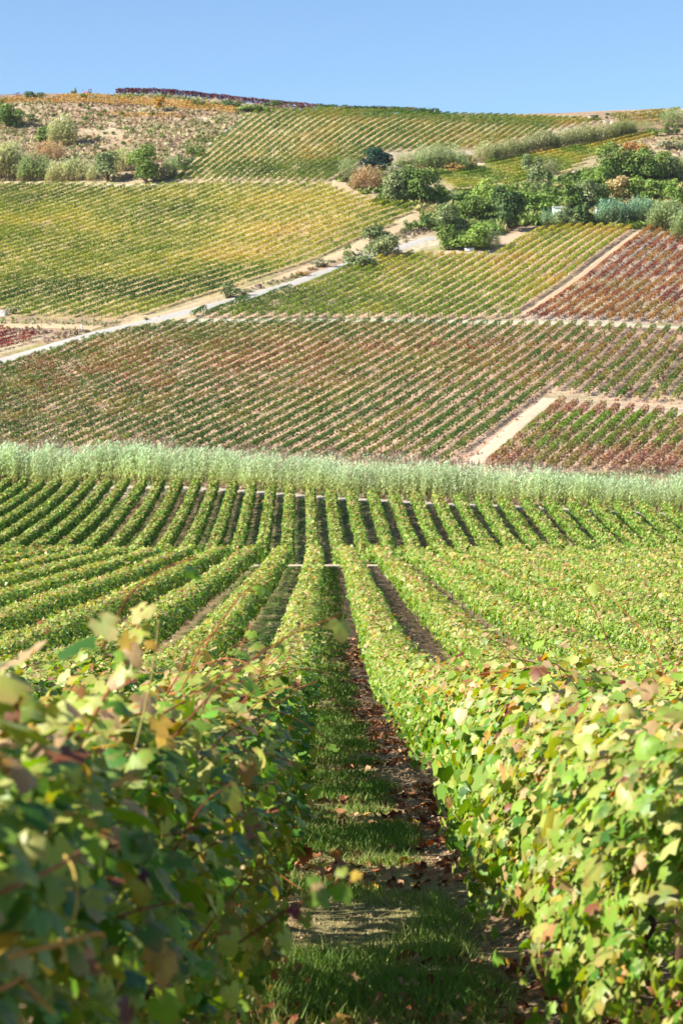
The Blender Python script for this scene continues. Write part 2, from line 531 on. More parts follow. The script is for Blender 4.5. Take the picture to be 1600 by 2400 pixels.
TRACK = lin(216, 210, 200, 0.52)
SAND = lin(222, 196, 156, 0.56)
strip("track", [(-140, 892), (0, 846), (107, 818), (218, 785), (286, 769), (357, 752), (400, 743), (543, 707), (686, 666), (803, 622), (875, 599), (927, 585), (1030, 552)], [5.0, 4.6, 4.2, 3.6], TRACK)
strip("sandy_track", [(262, 768), (330, 752), (480, 710), (614, 667), (696, 640), (779, 604), (840, 579), (925, 536), (975, 508), (1003, 488)], [2.4, 2.6, 3.0, 3.8, 5.0, 6.0, 6.0], SAND, 0.07)
strip("field_track", [(-140, 760), (0, 763), (120, 764), (200, 768), (255, 774)], [4.5, 4.0, 5.5], SAND, 0.08)
strip("farm_lane", [(1000, 494), (950, 482), (900, 474), (841, 459), (800, 445), (785, 430), (812, 418)], [5, 4.0, 4.0, 6.5, 6.5], SAND, 0.06)
strip("hill_path", [(-140, 425), (60, 427), (150, 430), (230, 434), (310, 437), (390, 428)], [2, 2.5, 4, 5.0, 3.0], lin(222, 196, 165, 0.66), 0.08)
strip("headland", [(420, 751), (700, 752), (1000, 753), (1210, 757), (1400, 760), (1750, 768)], 4.2, lin(205, 200, 172, 0.62), 0.05)
strip("earth_path", [(1098, 1096), (1180, 1026), (1240, 973), (1300, 928)], [3.4, 3.4, 3.6], lin(220, 202, 172, 0.64), 0.06)
strip("earth_path", [(1290, 934), (1360, 942), (1450, 950), (1600, 965), (1750, 978)], [3, 3.0], lin(206, 180, 156, 0.52), 0.05)
strip("earth_path", [(1210, 756), (1290, 697), (1380, 630), (1500, 543)], [2.0, 2.6, 2.0], lin(214, 186, 152, 0.62), 0.04)
strip("earth_path", [(1010, 592), (1100, 590), (1160, 588), (1185, 560), (1195, 545)], [4, 5, 8, 9], lin(218, 190, 158, 0.62), 0.05)
strip("earth_path", [(1470, 545), (1560, 556), (1750, 590)], [3, 4.5, 4], lin(220, 196, 170, 0.62), 0.05)
strip("hill_path", [(395, 420), (470, 355), (540, 300), (600, 262)], [1.5, 2.2, 2.2, 3.5], lin(214, 200, 178, 0.64), 0.06)
strip("earth_path", [(1375, 420), (1345, 402), (1365, 396)], [4, 4], lin(214, 190, 172, 0.62), 0.06)
def reed_line(off):
    p = plan([(-260, 1150), (0, 1140), (200, 1139), (400, 1140), (600, 1152), (800, 1168), (1000, 1178), (1200, 1186), (1400, 1196), (1600, 1205), (1860, 1220)])
    return p + np.array([0, off])
strip("field_track", None, 3.2, lin(206, 190, 170, 0.6), 0.06, world=reed_line(-1.0))
strip("field_track", None, 3.6, lin(224, 206, 170, 0.62), 0.05, world=[(-60, 157.6), (0, 157.6), (60, 157.6)])

# ------------------------------------------------------------------ haze
def haze():
    b = [(-700, -120, -32), (700, -120, -32), (700, 1050, -32), (-700, 1050, -32), (-700, -120, 150), (700, -120, 150), (700, 1050, 150), (-700, 1050, 150)]
    me = bpy.data.meshes.new("haze")
    me.from_pydata(b, [], [(0, 3, 2, 1), (4, 5, 6, 7), (0, 1, 5, 4), (1, 2, 6, 5), (2, 3, 7, 6), (3, 0, 4, 7)])
    m, n, l = new_mat("haze")
    out = n.new("ShaderNodeOutputMaterial")
    v = n.new("ShaderNodeVolumePrincipled")
    v.inputs["Color"].default_value = (0.86, 0.92, 1.0, 1)
    v.inputs["Density"].default_value = 0.00003
    v.inputs["Anisotropy"].default_value = 0.2
    l.new(v.outputs[0], out.inputs["Volume"])
    me.materials.append(m)
    tag(link("haze", me), kind="stuff")
haze()

# ------------------------------------------------------------------ vine rows
TRI = np.array([[-.5, -.45, 0], [.5, -.45, 0], [0, .6, 0]]); TRI_T = np.array([[0, 1, 2]])
QUAD = np.array([[0, -.5, .06], [.48, .02, -.05], [0, .6, .06], [-.48, .02, -.05]]); QUAD_T = np.array([[0, 1, 2], [0, 2, 3]])
PENT = np.array([[0, -.38, -.05], [.42, -.42, .05], [.52, .1, .02], [0, .62, -.08], [-.52, .1, .02], [-.42, -.42, .05]])
PENT_T = np.array([[0, 1, 2], [0, 2, 3], [0, 3, 4], [0, 4, 5]])

def grape_leaf(rng, curl):
    """lobed vine leaf: midpoint plus a toothed outline"""
    ang = np.array([-75, -42, -10, 16, 40, 64, 90, 116, 140, 164, 190, 222, 255]) * math.pi / 180
    rad = np.array([.54, .56, .46, .60, .40, .58, .70, .58, .40, .60, .46, .56, .54])
    rad = rad * (1 + 0.09 * rng.standard_normal(len(rad)))
    o = np.stack([rad * np.cos(ang), rad * np.sin(ang)], 1)
    z = -curl * (o[:, 0] ** 2) * 1.3 - curl * 0.8 * (o[:, 1] - .1) ** 2 + 0.05 * rng.standard_normal(len(rad))
    V = np.vstack([[0, -.12, 0.03], np.column_stack([o, z])])
    n = len(o)
    T = np.array([[0, 1 + i, 1 + (i + 1) % n] for i in range(n - 1)])
    return V, T
LEAVES = [grape_leaf(np.random.default_rng(40 + k), c) for k, c in enumerate((0.1, 0.35, 0.6, -0.3, 0.8, 0.25))]
LEAF_EDGE = np.array([0.0] + [1.0, .6, .4, .8, .2, .7, 1.0, .7, .2, .8, .4, .6, 1.0])

KL = 0.60
PAL = np.array([lin(154, 190, 74, KL), lin(116, 164, 50, KL), lin(190, 204, 92, KL), lin(210, 214, 126, KL), lin(230, 196, 142, KL),
                lin(220, 168, 110, KL), lin(234, 196, 84, KL), lin(160, 100, 66, KL), lin(132, 62, 50, KL), lin(82, 134, 44, KL)])
# light green, mid green, yellow green, pale, salmon, tan, gold, brown, dark red, deep green
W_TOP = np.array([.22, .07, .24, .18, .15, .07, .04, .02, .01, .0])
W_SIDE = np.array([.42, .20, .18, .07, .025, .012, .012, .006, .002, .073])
W_LOW = np.array([.30, .34, .10, .02, .012, .008, .01, .008, .002, .20])  # more dark greens: shade on low and sun-averted leaves put into their colour

def choose(rng, w):
    c = np.cumsum(w, 1)
    c /= c[:, -1:]
    return (rng.random(len(w))[:, None] > c).sum(1).clip(0, w.shape[1] - 1)

def hedge_points(rng, path, per_m, prof, s_noise=1.3, thick=0.22):
    """points on and just inside a hedge: path (n,3) ground line; per_m (n,) density along it; prof (halfwidth, low, high)"""
    seg = np.linalg.norm(np.diff(path, axis=0), axis=1)
    s = np.concatenate([[0], np.cumsum(seg)])
    dens = np.concatenate([[0], np.cumsum(seg * 0.5 * (per_m[1:] + per_m[:-1]))])
    n = int(dens[-1])
    if n < 3: return None
    u = np.sort(rng.random(n)) * dens[-1]
    q = np.interp(u, dens, s)
    base = np.stack([np.interp(q, s, path[:, k]) for k in range(3)], 1)
    tg = unit(np.stack([np.interp(q, s, np.gradient(path[:, k], s)) for k in range(2)] + [q * 0], 1))
    side = np.stack([tg[:, 1], -tg[:, 0], q * 0], 1)
    hw, lo, hi = [np.interp(q, s, v) if np.ndim(v) else v for v in prof]
    phi = (rng.random(n) * 1.36 - 0.18) * math.pi          # 0: right side, pi/2: top, pi: left
    cx, sy = np.cos(phi), np.sin(phi)
    hc, b = (lo + hi) / 2, (hi - lo) / 2
    ex = np.sign(cx) * np.abs(cx) ** 0.55
    ey = np.sign(sy) * np.abs(sy) ** 0.75
    L = s[-1] + 20
    g = np.arange(0, L, s_noise)
    ns = [np.interp(q, g, rng.random(len(g))) for _ in range(3)] + [np.interp(q, g * .37, rng.random(len(g))) for _ in range(3)]
    wsel = np.stack([np.clip(cx, 0, 1), np.clip(sy, 0, 1), np.clip(-cx, 0, 1)], 1) + 1e-3
    wsel /= wsel.sum(1, keepdims=True)
    m = 0.74 + 0.40 * (wsel * np.stack(ns[:3], 1)).sum(1) + 0.18 * ((wsel * np.stack(ns[3:], 1)).sum(1) - .3)
    r = m * (1 - np.abs(rng.standard_normal(n)) * thick).clip(0.15, 1)
    off = ex * hw * r
    h = hc + ey * b * np.where(ey > 0, r, 1 - (1 - r) * .5)
    P = base + side * off[:, None]
    P[:, 2] += h
    P[:, :2] += rng.standard_normal((n, 2)) * 0.03
    out = side * cx[:, None] + np.array([0, 0, 1.0]) * sy[:, None]
    return dict(P=P, out=out, q=q, s=s, phi=phi, h=(h - lo) / (hi - lo), r=r / np.maximum(m, .1), m=m, tg=tg, top=np.clip(sy, 0, 1), side=side, off=off, hh=h)

def ordinal(n):
    return f"{n}{'th' if 10 <= n % 100 <= 20 else {1: 'st', 2: 'nd', 3: 'rd'}.get(n % 10, 'th')}"
WORDS = ["zeroth", "first", "second", "third", "fourth", "fifth", "sixth", "seventh", "eighth", "ninth", "tenth", "eleventh", "twelfth"]
def nth(n):
    return WORDS[n] if n < len(WORDS) else ordinal(n)

# ---- the vineyards on the slopes
def lines_in(poly, a, d, spacing, a2=None, d2=None, a3=None, d3=None):
    """parallel (or evenly fanning) row lines clipped to a polygon: list of (line number, points)"""
    a, d = np.asarray(a, float), unit(np.asarray(d, float))
    nrm = np.array([d[1], -d[0]])
    if a2 is not None:
        a2, d2 = np.asarray(a2, float), unit(np.asarray(d2, float))
        n = max(1, abs(np.dot(a2 - a, nrm)) / spacing)
        st = (a2 - a) / n
        dd = (d2 - d) / n
    else:
        n, st, dd = 1e9, nrm * spacing, np.zeros(2)
    if a3 is not None:
        a3, d3 = np.asarray(a3, float), unit(np.asarray(d3, float))
        n = round(n)
        m = max(1, abs(np.dot(a3 - a2, np.array([d2[1], -d2[0]]))) / spacing)
    rows = []
    for i in range(-90, 91):
        t = np.arange(-400, 400, 1.0)
        di = unit(d + dd * min(i, n)) if a2 is not None else d
        o_ = a + st * i
        if a3 is not None and i > n:
            k = (i - n) / m
            o_, di = a2 + (a3 - a2) * k, unit(d2 + (d3 - d2) * k)
        P = o_ + di * t[:, None]
        ok = inpoly(P, poly)
        if not ok.any(): continue
        e = np.flatnonzero(np.diff(np.concatenate([[0], ok.astype(int), [0]])))
        runs = [(e[k], e[k + 1]) for k in range(0, len(e), 2)]
        p0, p1 = max(runs, key=lambda r: r[1] - r[0])
        if p1 - p0 >= 5:
            rows.append((i, P[p0:p1]))
    return rows

def ramp_cols(v, stops):
    xs_ = [s[0] for s in stops]
    return np.stack([np.interp(v, xs_, [s[1][k] for s in stops]) for k in range(3)], 1)

KF = 0.70
G_DK, G_MD, G_LT = lin(80, 116, 46, KF), lin(124, 154, 54, KF), lin(172, 190, 72, KF)
YEL, GOLD, ORA = lin(208, 194, 92, KF), lin(222, 180, 84, KF), lin(214, 140, 70, KF)
RUST, RED, PURP, BRN = lin(184, 104, 84, KF), lin(164, 62, 70, KF), lin(112, 52, 66, KF), lin(138, 96, 70, KF)
PINKY = lin(206, 150, 132, KF)

def jitter(rng, C, amt=0.14):
    n = len(C)
    return C * (1 + amt * rng.standard_normal((n, 1))).clip(0.4, 1.7) * (1 + 0.06 * rng.standard_normal((n, 3)))

def col_A(P, rng):
    x, y = P[:, 0], P[:, 1]
    n1, n2 = fnoise(x, y, 38, 200, 3), rng.random(len(x))
    band = np.exp(-((y - (382 - 0.10 * x) + 30 * (n1 - .5)) / 26) ** 2)          # the drier belt across the slope
    C = ramp_cols(fnoise(x, y, 7, 210, 2) + 0.2 * (n2 - .5) + .12 * band, [(0.2, G_DK), (0.5, lin(100, 132, 58, KF)), (0.8, lin(150, 150, 72, KF))])
    red = (rng.random(len(x)) < 0.04 + 0.42 * band * smooth01(.35, .6, fnoise(x, y, 6, 220, 2)))
    rc = np.where((rng.random(len(x)) < .5)[:, None], RUST, np.where((rng.random(len(x)) < .4)[:, None], lin(190, 78, 86, KF), lin(176, 150, 84, KF)))
    C[red] = rc[red]
    return jitter(rng, C)
def col_B(P, rng):
    x, y = P[:, 0], P[:, 1]
    n = .12 + fnoise(x, y, 8, 230, 2) + 0.3 * (rng.random(len(x)) - .5) + 0.10 * smooth01(30, 12, x * 0 + (x - 36))
    return jitter(rng, ramp_cols(n, [(0.2, lin(160, 106, 92, KF)), (0.30, lin(178, 132, 108, KF)), (0.5, lin(192, 146, 124, KF)), (0.60, lin(176, 146, 92, KF)), (0.75, lin(134, 136, 72, KF)), (0.9, G_MD)]))
def col_C(P, rng):
    x, y = P[:, 0], P[:, 1]
    n = fnoise(x, y, 30, 240, 3) * .7 + fnoise(x, y, 6, 245, 2) * .3 + 0.2 * (rng.random(len(x)) - .5)
    n = n + 0.22 * smooth01(440, 490, y) - 0.12 * smooth01(20, -10, x)
    return jitter(rng, ramp_cols(n, [(0.2, G_DK), (0.42, G_MD), (0.58, G_LT), (0.72, YEL), (0.9, GOLD)]))
def col_D(P, rng):
    x, y = P[:, 0], P[:, 1]
    n = .07 + fnoise(x, y, 9, 250, 3) + 0.3 * (rng.random(len(x)) - .5)
    return jitter(rng, ramp_cols(n, [(0.2, lin(130, 80, 72, KF)), (0.36, lin(164, 98, 80, KF)), (0.5, lin(190, 128, 88, KF)), (0.64, lin(206, 156, 96, KF)), (0.8, lin(150, 134, 72, KF))]))
_EB = [(cast(px, py)[:2], rx, ry, a) for px, py, rx, ry, a in ((60, 520, 16, 16, .16), (200, 540, 16, 12, .12), (560, 600, 18, 8, .30), (700, 545, 16, 10, .34), (640, 470, 18, 14, .22), (800, 490, 14, 16, .22),
       (300, 470, 22, 10, .10), (100, 460, 22, 12, -.10), (330, 690, 26, 16, -.16), (560, 670, 18, 10, -.18), (60, 690, 22, 16, -.10), (430, 500, 16, 12, -.12), (620, 440, 14, 8, -.12), (250, 640, 20, 10, .12))]
def col_E(P, rng):
    x, y = P[:, 0], P[:, 1]
    n = .47 + .30 * (fnoise(x, y, 20, 260, 3) - .5) + .30 * (fnoise(x, y, 4, 265, 2) - .5) + 0.10 * (rng.random(len(x)) - .5)
    for c, rx, ry, a in _EB:
        n = n + a * np.exp(-((x - c[0]) / rx) ** 2 - ((y - c[1]) / ry) ** 2)
    return jitter(rng, ramp_cols(n, [(0.25, G_DK), (0.40, lin(130, 158, 56, KF)), (0.54, lin(178, 188, 70, KF)), (0.68, lin(214, 204, 86, KF)), (0.9, lin(232, 204, 108, KF))]))
def col_F(P, rng):
    x, y = P[:, 0], P[:, 1]
    n = fnoise(x, y, 24, 270, 3) * .6 + fnoise(x, y, 5, 275, 2) * .4 + 0.2 * (rng.random(len(x)) - .5) + 0.12 * smooth01(20, 90, x)
    return jitter(rng, ramp_cols(n, [(0.25, G_DK), (0.45, G_MD), (0.6, lin(160, 164, 72, KF)), (0.75, lin(200, 176, 84, KF)), (0.9, lin(204, 150, 84, KF))]))
def col_G(P, rng):
    x, y = P[:, 0], P[:, 1]
    n = fnoise(x, y, 12, 280, 3) + 0.25 * (rng.random(len(x)) - .5) + 0.12 * smooth01(600, 650, y)
    return jitter(rng, ramp_cols(n, [(0.25, G_DK), (0.45, G_MD), (0.6, G_LT), (0.8, YEL), (1.0, GOLD)]))
def col_H(P, rng):
    n = fnoise(P[:, 0], P[:, 1], 4, 290, 2) + 0.3 * (rng.random(len(P)) - .5)
    return jitter(rng, ramp_cols(n, [(0.2, PURP), (0.45, RED), (0.65, RUST), (0.85, lin(150, 120, 60, KF))]))
def col_I(P, rng):
    n = rng.random(len(P))
    return jitter(rng, ramp_cols(n, [(0, lin(190, 120, 60, KF)), (0.4, lin(226, 164, 70, KF)), (0.8, lin(232, 190, 90, KF)), (1, G_LT)]))
def col_J(P, rng):
    n = fnoise(P[:, 0], P[:, 1], 9, 300, 2) + 0.3 * (rng.random(len(P)) - .5) + 0.5 * smooth01(-10, 40, P[:, 0])
    return jitter(rng, ramp_cols(n, [(0.2, PURP * .8), (0.5, lin(116, 56, 62, KF)), (0.62, lin(130, 84, 60, KF)), (0.8, G_DK), (1, G_DK * .8)]))

def far_row(name, P2d, prof, dens, size, colf, label, group, rng, gaps=0.35, post=False, tri=True):
    x, y = P2d[:, 0], P2d[:, 1]
    path = np.column_stack([x, y, H(x, y)])
    n = len(path)
    g = np.interp(np.arange(n), np.arange(0, n + 6, 1.9)[:n], np.resize(rng.random(n + 9), n)[:len(np.arange(0, n + 6, 1.9)[:n])])
    pm = dens * (1 - gaps + 2 * gaps * g)
    miss = np.interp(np.arange(n), np.arange(0, n + 8, 4.0), rng.random(len(np.arange(0, n + 8, 4.0))))
    pm = pm * np.where(miss > 0.90, 0.25, 1.0)
    hp = hedge_points(rng, path, pm, prof, 1.5, 0.2)
    if hp is None: return None
    P, N = hp['P'], len(hp['P'])
    C = colf(P, rng)
    # tint grows slightly lighter from the foot of the row to its top
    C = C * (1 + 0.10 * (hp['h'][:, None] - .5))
    nrm = hp['out'] * 1.0 + rng.standard_normal((N, 3)) * 0.55 + np.array([0, 0, 0.3])
    bag = Bag()
    cards(bag, TRI if tri else QUAD, TRI_T if tri else QUAD_T, P, nrm, rng.standard_normal((N, 3)), size * rng.uniform(0.6, 1.35, N), C)
    # the stems under the crowns
    k = np.arange(0, n, 2)
    st = path[k]
    tv = np.array([[-.05, 0, 0], [.05, 0, 0], [0, 0, prof[1] + .3]])
    V = (st[:, None] + tv[None]).reshape(-1, 3)
    bag.add(V, np.arange(len(V)).reshape(-1, 3), lin(96, 76, 62, .5))
    o0 = path[0]
    if not post:
        return tag(link(name, bag.mesh(name, M_FOL, o0), None, o0), label, "vine row", group)
    t = thing(name, o0, label, "vine row", group)
    link("foliage", bag.mesh("foliage", M_FOL, o0), t)
    pb = link("post", POST_ME, t)
    pb.rotation_euler = (rng.uniform(-.06, .06), rng.uniform(-.06, .06), rng.uniform(0, 3))
    return t

_b = Bag(); box(_b, (0, 0, 0.85), (0.12, 0.12, 1.9), lin(206, 190, 160, .6)); POST_ME = _b.mesh("post", M_WOOD)

def guide(p, q):
    a, b = cast(*p)[:2], cast(*q)[:2]
    return a, b - a

def field(key, g1, spacing, prof, dens, size, colf, group, lab, g2=None, g3=None, order=1, post=False, ref=""):
    a, d = guide(*g1)
    a2 = d2 = None
    if g2: a2, d2 = guide(*g2)
    a3, d3 = guide(*g3) if g3 else (None, None)
    rows = lines_in(FIELDS[key]['plan'], a, d, spacing, a2, d2, a3, d3)
    mid = [r[1][len(r[1]) // 2] for r in rows]
    rows = [r for _, r in sorted(zip([order * m[0] for m in mid], rows), key=lambda z: z[0])] if abs(order) == 1 else rows
    for k, (i, P) in enumerate(rows):
        far_row("vine_row", P, prof, dens, size, colf, lab.format(nth(k + 1)), group, np.random.default_rng(abs(hash((key, i))) % 99991 if False else (ord(key) * 1000 + i + 200)), post=post)
    return len(rows)

COUNT = {}
COUNT['A'] = field('A', ((0, 985), (300, 862)), 3.0, (0.50, 0.25, 1.38), 52, 0.27, col_A, "rows of the dark green and rust vineyard above the reed belt",
      "dark green and rusty vine row above the reed belt, {} from the left", g2=((1195, 992), (1360, 858)))
COUNT['B'] = field('B', ((1165, 1084), (1312, 955)), 2.15, (0.54, 0.2, 1.5), 54, 0.28, col_B, "rows of the pinkish vineyard right of the earth path",
      "pink and rust vine row behind the reeds, {} right of the bare earth path", g2=((1479, 1105), (1605, 984)))
COUNT['C'] = field('C', ((636, 737), (925, 607)), 2.8, (0.55, 0.32, 1.64), 58, 0.30, col_C, "rows of the yellow green vineyard right of the white track",
      "yellow green vine row right of the white track, {} from the track", g2=((1196, 751), (1493, 542)), post=True)
COUNT['D'] = field('D', ((1238, 752), (1528, 540)), 2.75, (0.56, 0.3, 1.55), 58, 0.30, col_D, "rows of the red vineyard at the right edge",
      "red and orange vine row on the right, {} from the yellow green vines", g2=((1427, 755), (1602, 625)))
COUNT['E'] = field('E', ((617, 660), (793, 594)), 3.5, (0.53, 0.22, 1.42), 46, 0.31, col_E, "rows of the wide green and gold vineyard left of the sandy track",
      "green and gold vine row left of the sandy track, {} up from the track", g2=((40, 622), (220, 566)), order=-1)
COUNT['F'] = field('F', ((400, 422), (604, 266)), 2.6, (0.50, 0.3, 1.58), 48, 0.31, col_F, "rows of the top vineyard under the skyline",
      "green and ochre vine row under the skyline, {} from the left", g2=((1091, 358), (1237, 279)))
COUNT['G'] = field('G', ((1070, 424), (1233, 393)), 3.0, (0.72, 0.2, 1.70), 48, 0.36, col_G, "rows of the small yellow green vineyard under the ridge reeds",
      "yellow green vine row below the reed hedge on the right ridge, {} from the left", order=1)
COUNT['H'] = field('H', ((0, 822), (60, 806)), 2.6, (0.6, 0.25, 1.5), 40, 0.30, col_H, "dark red vine rows by the white track",
      "dark red vine row in the small patch by the white track, {} from the left", order=1)

def along(pts, tmin=190.0):
    p = plan(dense(pts, 10), tmin)
    s = np.concatenate([[0], np.cumsum(np.linalg.norm(np.diff(p, axis=0), axis=1))])
    q = np.arange(0, s[-1], 1.0)
    return np.column_stack([np.interp(q, s, p[:, 0]), np.interp(q, s, p[:, 1])])
for k, (dy, wd) in enumerate(((0, 'lowest'), (-5, 'second lowest'), (-10, 'second highest'), (-15, 'highest'))):
    far_row("vine_row", along([(-60, 244 + dy), (60, 242 + dy), (180, 241 + dy), (300, 246 + dy), (420, 257 + dy), (560, 268 + dy)]), (0.6, 0.1, 1.3), 26, 0.34, col_I,
            f"orange vine row crossing the dry hill below the ridge, {wd} of the four", "orange vine rows on the dry hill", np.random.default_rng(900 + k))
for k, (x0, x1, y0, y1, wd) in enumerate(((235, 420, 266, 272, 'upper'), (255, 435, 272, 278, 'lower'))):
    far_row("vine_row", along([(x0, y0), (x1, y1)]), (0.7, 0.0, 0.9), 16, 0.36, col_I,
            f"sparse ochre vine row on the dry slope, {wd} of two under the orange rows", "ochre vine rows on the dry slope", np.random.default_rng(920 + k), gaps=0.8)
far_row("vine_row", along([(272, 217), (400, 222), (500, 228), (620, 240), (740, 254), (860, 262), (1030, 270)]), (1.3, 0.0, 2.3), 46, 0.6, col_J,
        "dark red and purple vine row along the bare ridge against the sky", "vine rows along the skyline", np.random.default_rng(930))
for k, (x0, y0, x1, y1, wd) in enumerate(((1428, 277, 1590, 262, 'topmost'), (1440, 284, 1585, 268, 'second'), (1455, 291, 1580, 275, 'third'), (1480, 297, 1560, 286, 'lowest'))):
    far_row("vine_row", along([(x0, y0), (x1, y1)]), (0.8, 0.1, 1.7), 34, 0.4, col_F,
            f"dark green vine row on the right skyline above the reed hedge, {wd} of four", "short vine rows on the right skyline", np.random.default_rng(940 + k), gaps=0.7)

# ---- the near vineyard
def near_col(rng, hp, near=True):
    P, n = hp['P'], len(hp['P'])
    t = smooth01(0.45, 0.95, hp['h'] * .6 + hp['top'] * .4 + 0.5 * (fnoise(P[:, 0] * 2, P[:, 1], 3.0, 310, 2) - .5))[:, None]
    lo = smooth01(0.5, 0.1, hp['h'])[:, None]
    if near:          # flank away from the sun: its shade put in as darker green leaves
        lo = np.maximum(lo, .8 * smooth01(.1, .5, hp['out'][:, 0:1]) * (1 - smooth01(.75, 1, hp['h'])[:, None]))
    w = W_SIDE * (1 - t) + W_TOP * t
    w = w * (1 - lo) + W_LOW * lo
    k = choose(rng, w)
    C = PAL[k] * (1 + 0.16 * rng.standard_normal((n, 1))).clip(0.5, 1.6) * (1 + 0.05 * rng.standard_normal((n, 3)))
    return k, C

def row_bend(y):
    return np.interp(y, [0, 25, 40, 80, 114, 157, 200, 248, 290], [0, 0, .06, .15, .34, .40, .05, -.4, -.75])

def row_path(X, y0, y1, step=0.5):
    y = np.arange(y0, y1 + step, step)
    x = X + row_bend(y) + 0.05 * (fnoise(y, y * 0 + X, 9, 320, 2) - .5)
    return np.column_stack([x, y, H(x, y)])

LEAF_MESH = {}
def leaf_mesh(shape, k, j, edge):
    key = (shape, k, j, edge)
    if key not in LEAF_MESH:
        V, T = LEAVES[shape]
        c = PAL[k] * (0.86, 1.0, 1.16)[j]
        e = (PAL[k], PAL[5], PAL[7], PAL[2])[edge]
        w = LEAF_EDGE[:len(V), None] * (0, .7, .6, .7)[edge]
        LEAF_MESH[key] = mesh("leaf", V, T, c * (1 - w) + e * w, M_LEAF, True)
    return LEAF_MESH[key]

def leaf_frame(nrm, tip):
    nrm = nrm / np.linalg.norm(nrm)
    tip = tip - nrm * np.dot(tip, nrm)
    tip = tip / np.linalg.norm(tip)
    sd = np.cross(tip, nrm)
    return sd, tip, nrm

def put_leaf(parent, o0, c, nrm, tip, size, k, rng, name="leaf", me=None):
    sd, tp, nn = leaf_frame(np.asarray(nrm, float), np.asarray(tip, float))
    ed = 0 if rng.random() < .6 else int(rng.integers(1, 4))
    if k in (4, 5, 6, 7, 8): ed = 0 if rng.random() < .5 else 2
    o = link(name, me or leaf_mesh(int(rng.integers(len(LEAVES))), int(k), int(rng.integers(3)), ed), parent)
    c = np.asarray(c, float) - o0
    o.matrix_local = Matrix(((sd[0] * size, tp[0] * size, nn[0] * size, c[0]), (sd[1] * size, tp[1] * size, nn[1] * size, c[1]),
                             (sd[2] * size, tp[2] * size, nn[2] * size, c[2]), (0, 0, 0, 1)))
    return o

def screen(P):
    q = P @ np.stack([_rt, _up, _fw], 1)
    return 800 + q[:, 0] / q[:, 2] * F_PX, 1200 - q[:, 1] / q[:, 2] * F_PX, q[:, 2]

_b = Bag()
tube(_b, [(0, 0, -.1), (.03, .02, .25), (-.02, .05, .5), (.02, .02, .8)], [.05, .042, .035, .028], lin(96, 74, 58, .5), 6)
TRUNK_ME = _b.mesh("trunk", M_WOOD, smooth=True)
_b = Bag(); tube(_b, [(0, 0, -.2), (0, 0, .8), (.01, 0, 1.42)], [.045, .043, .04], lin(158, 142, 122, .5), 7); NPOST_ME = _b.mesh("post", M_WOOD, smooth=True)

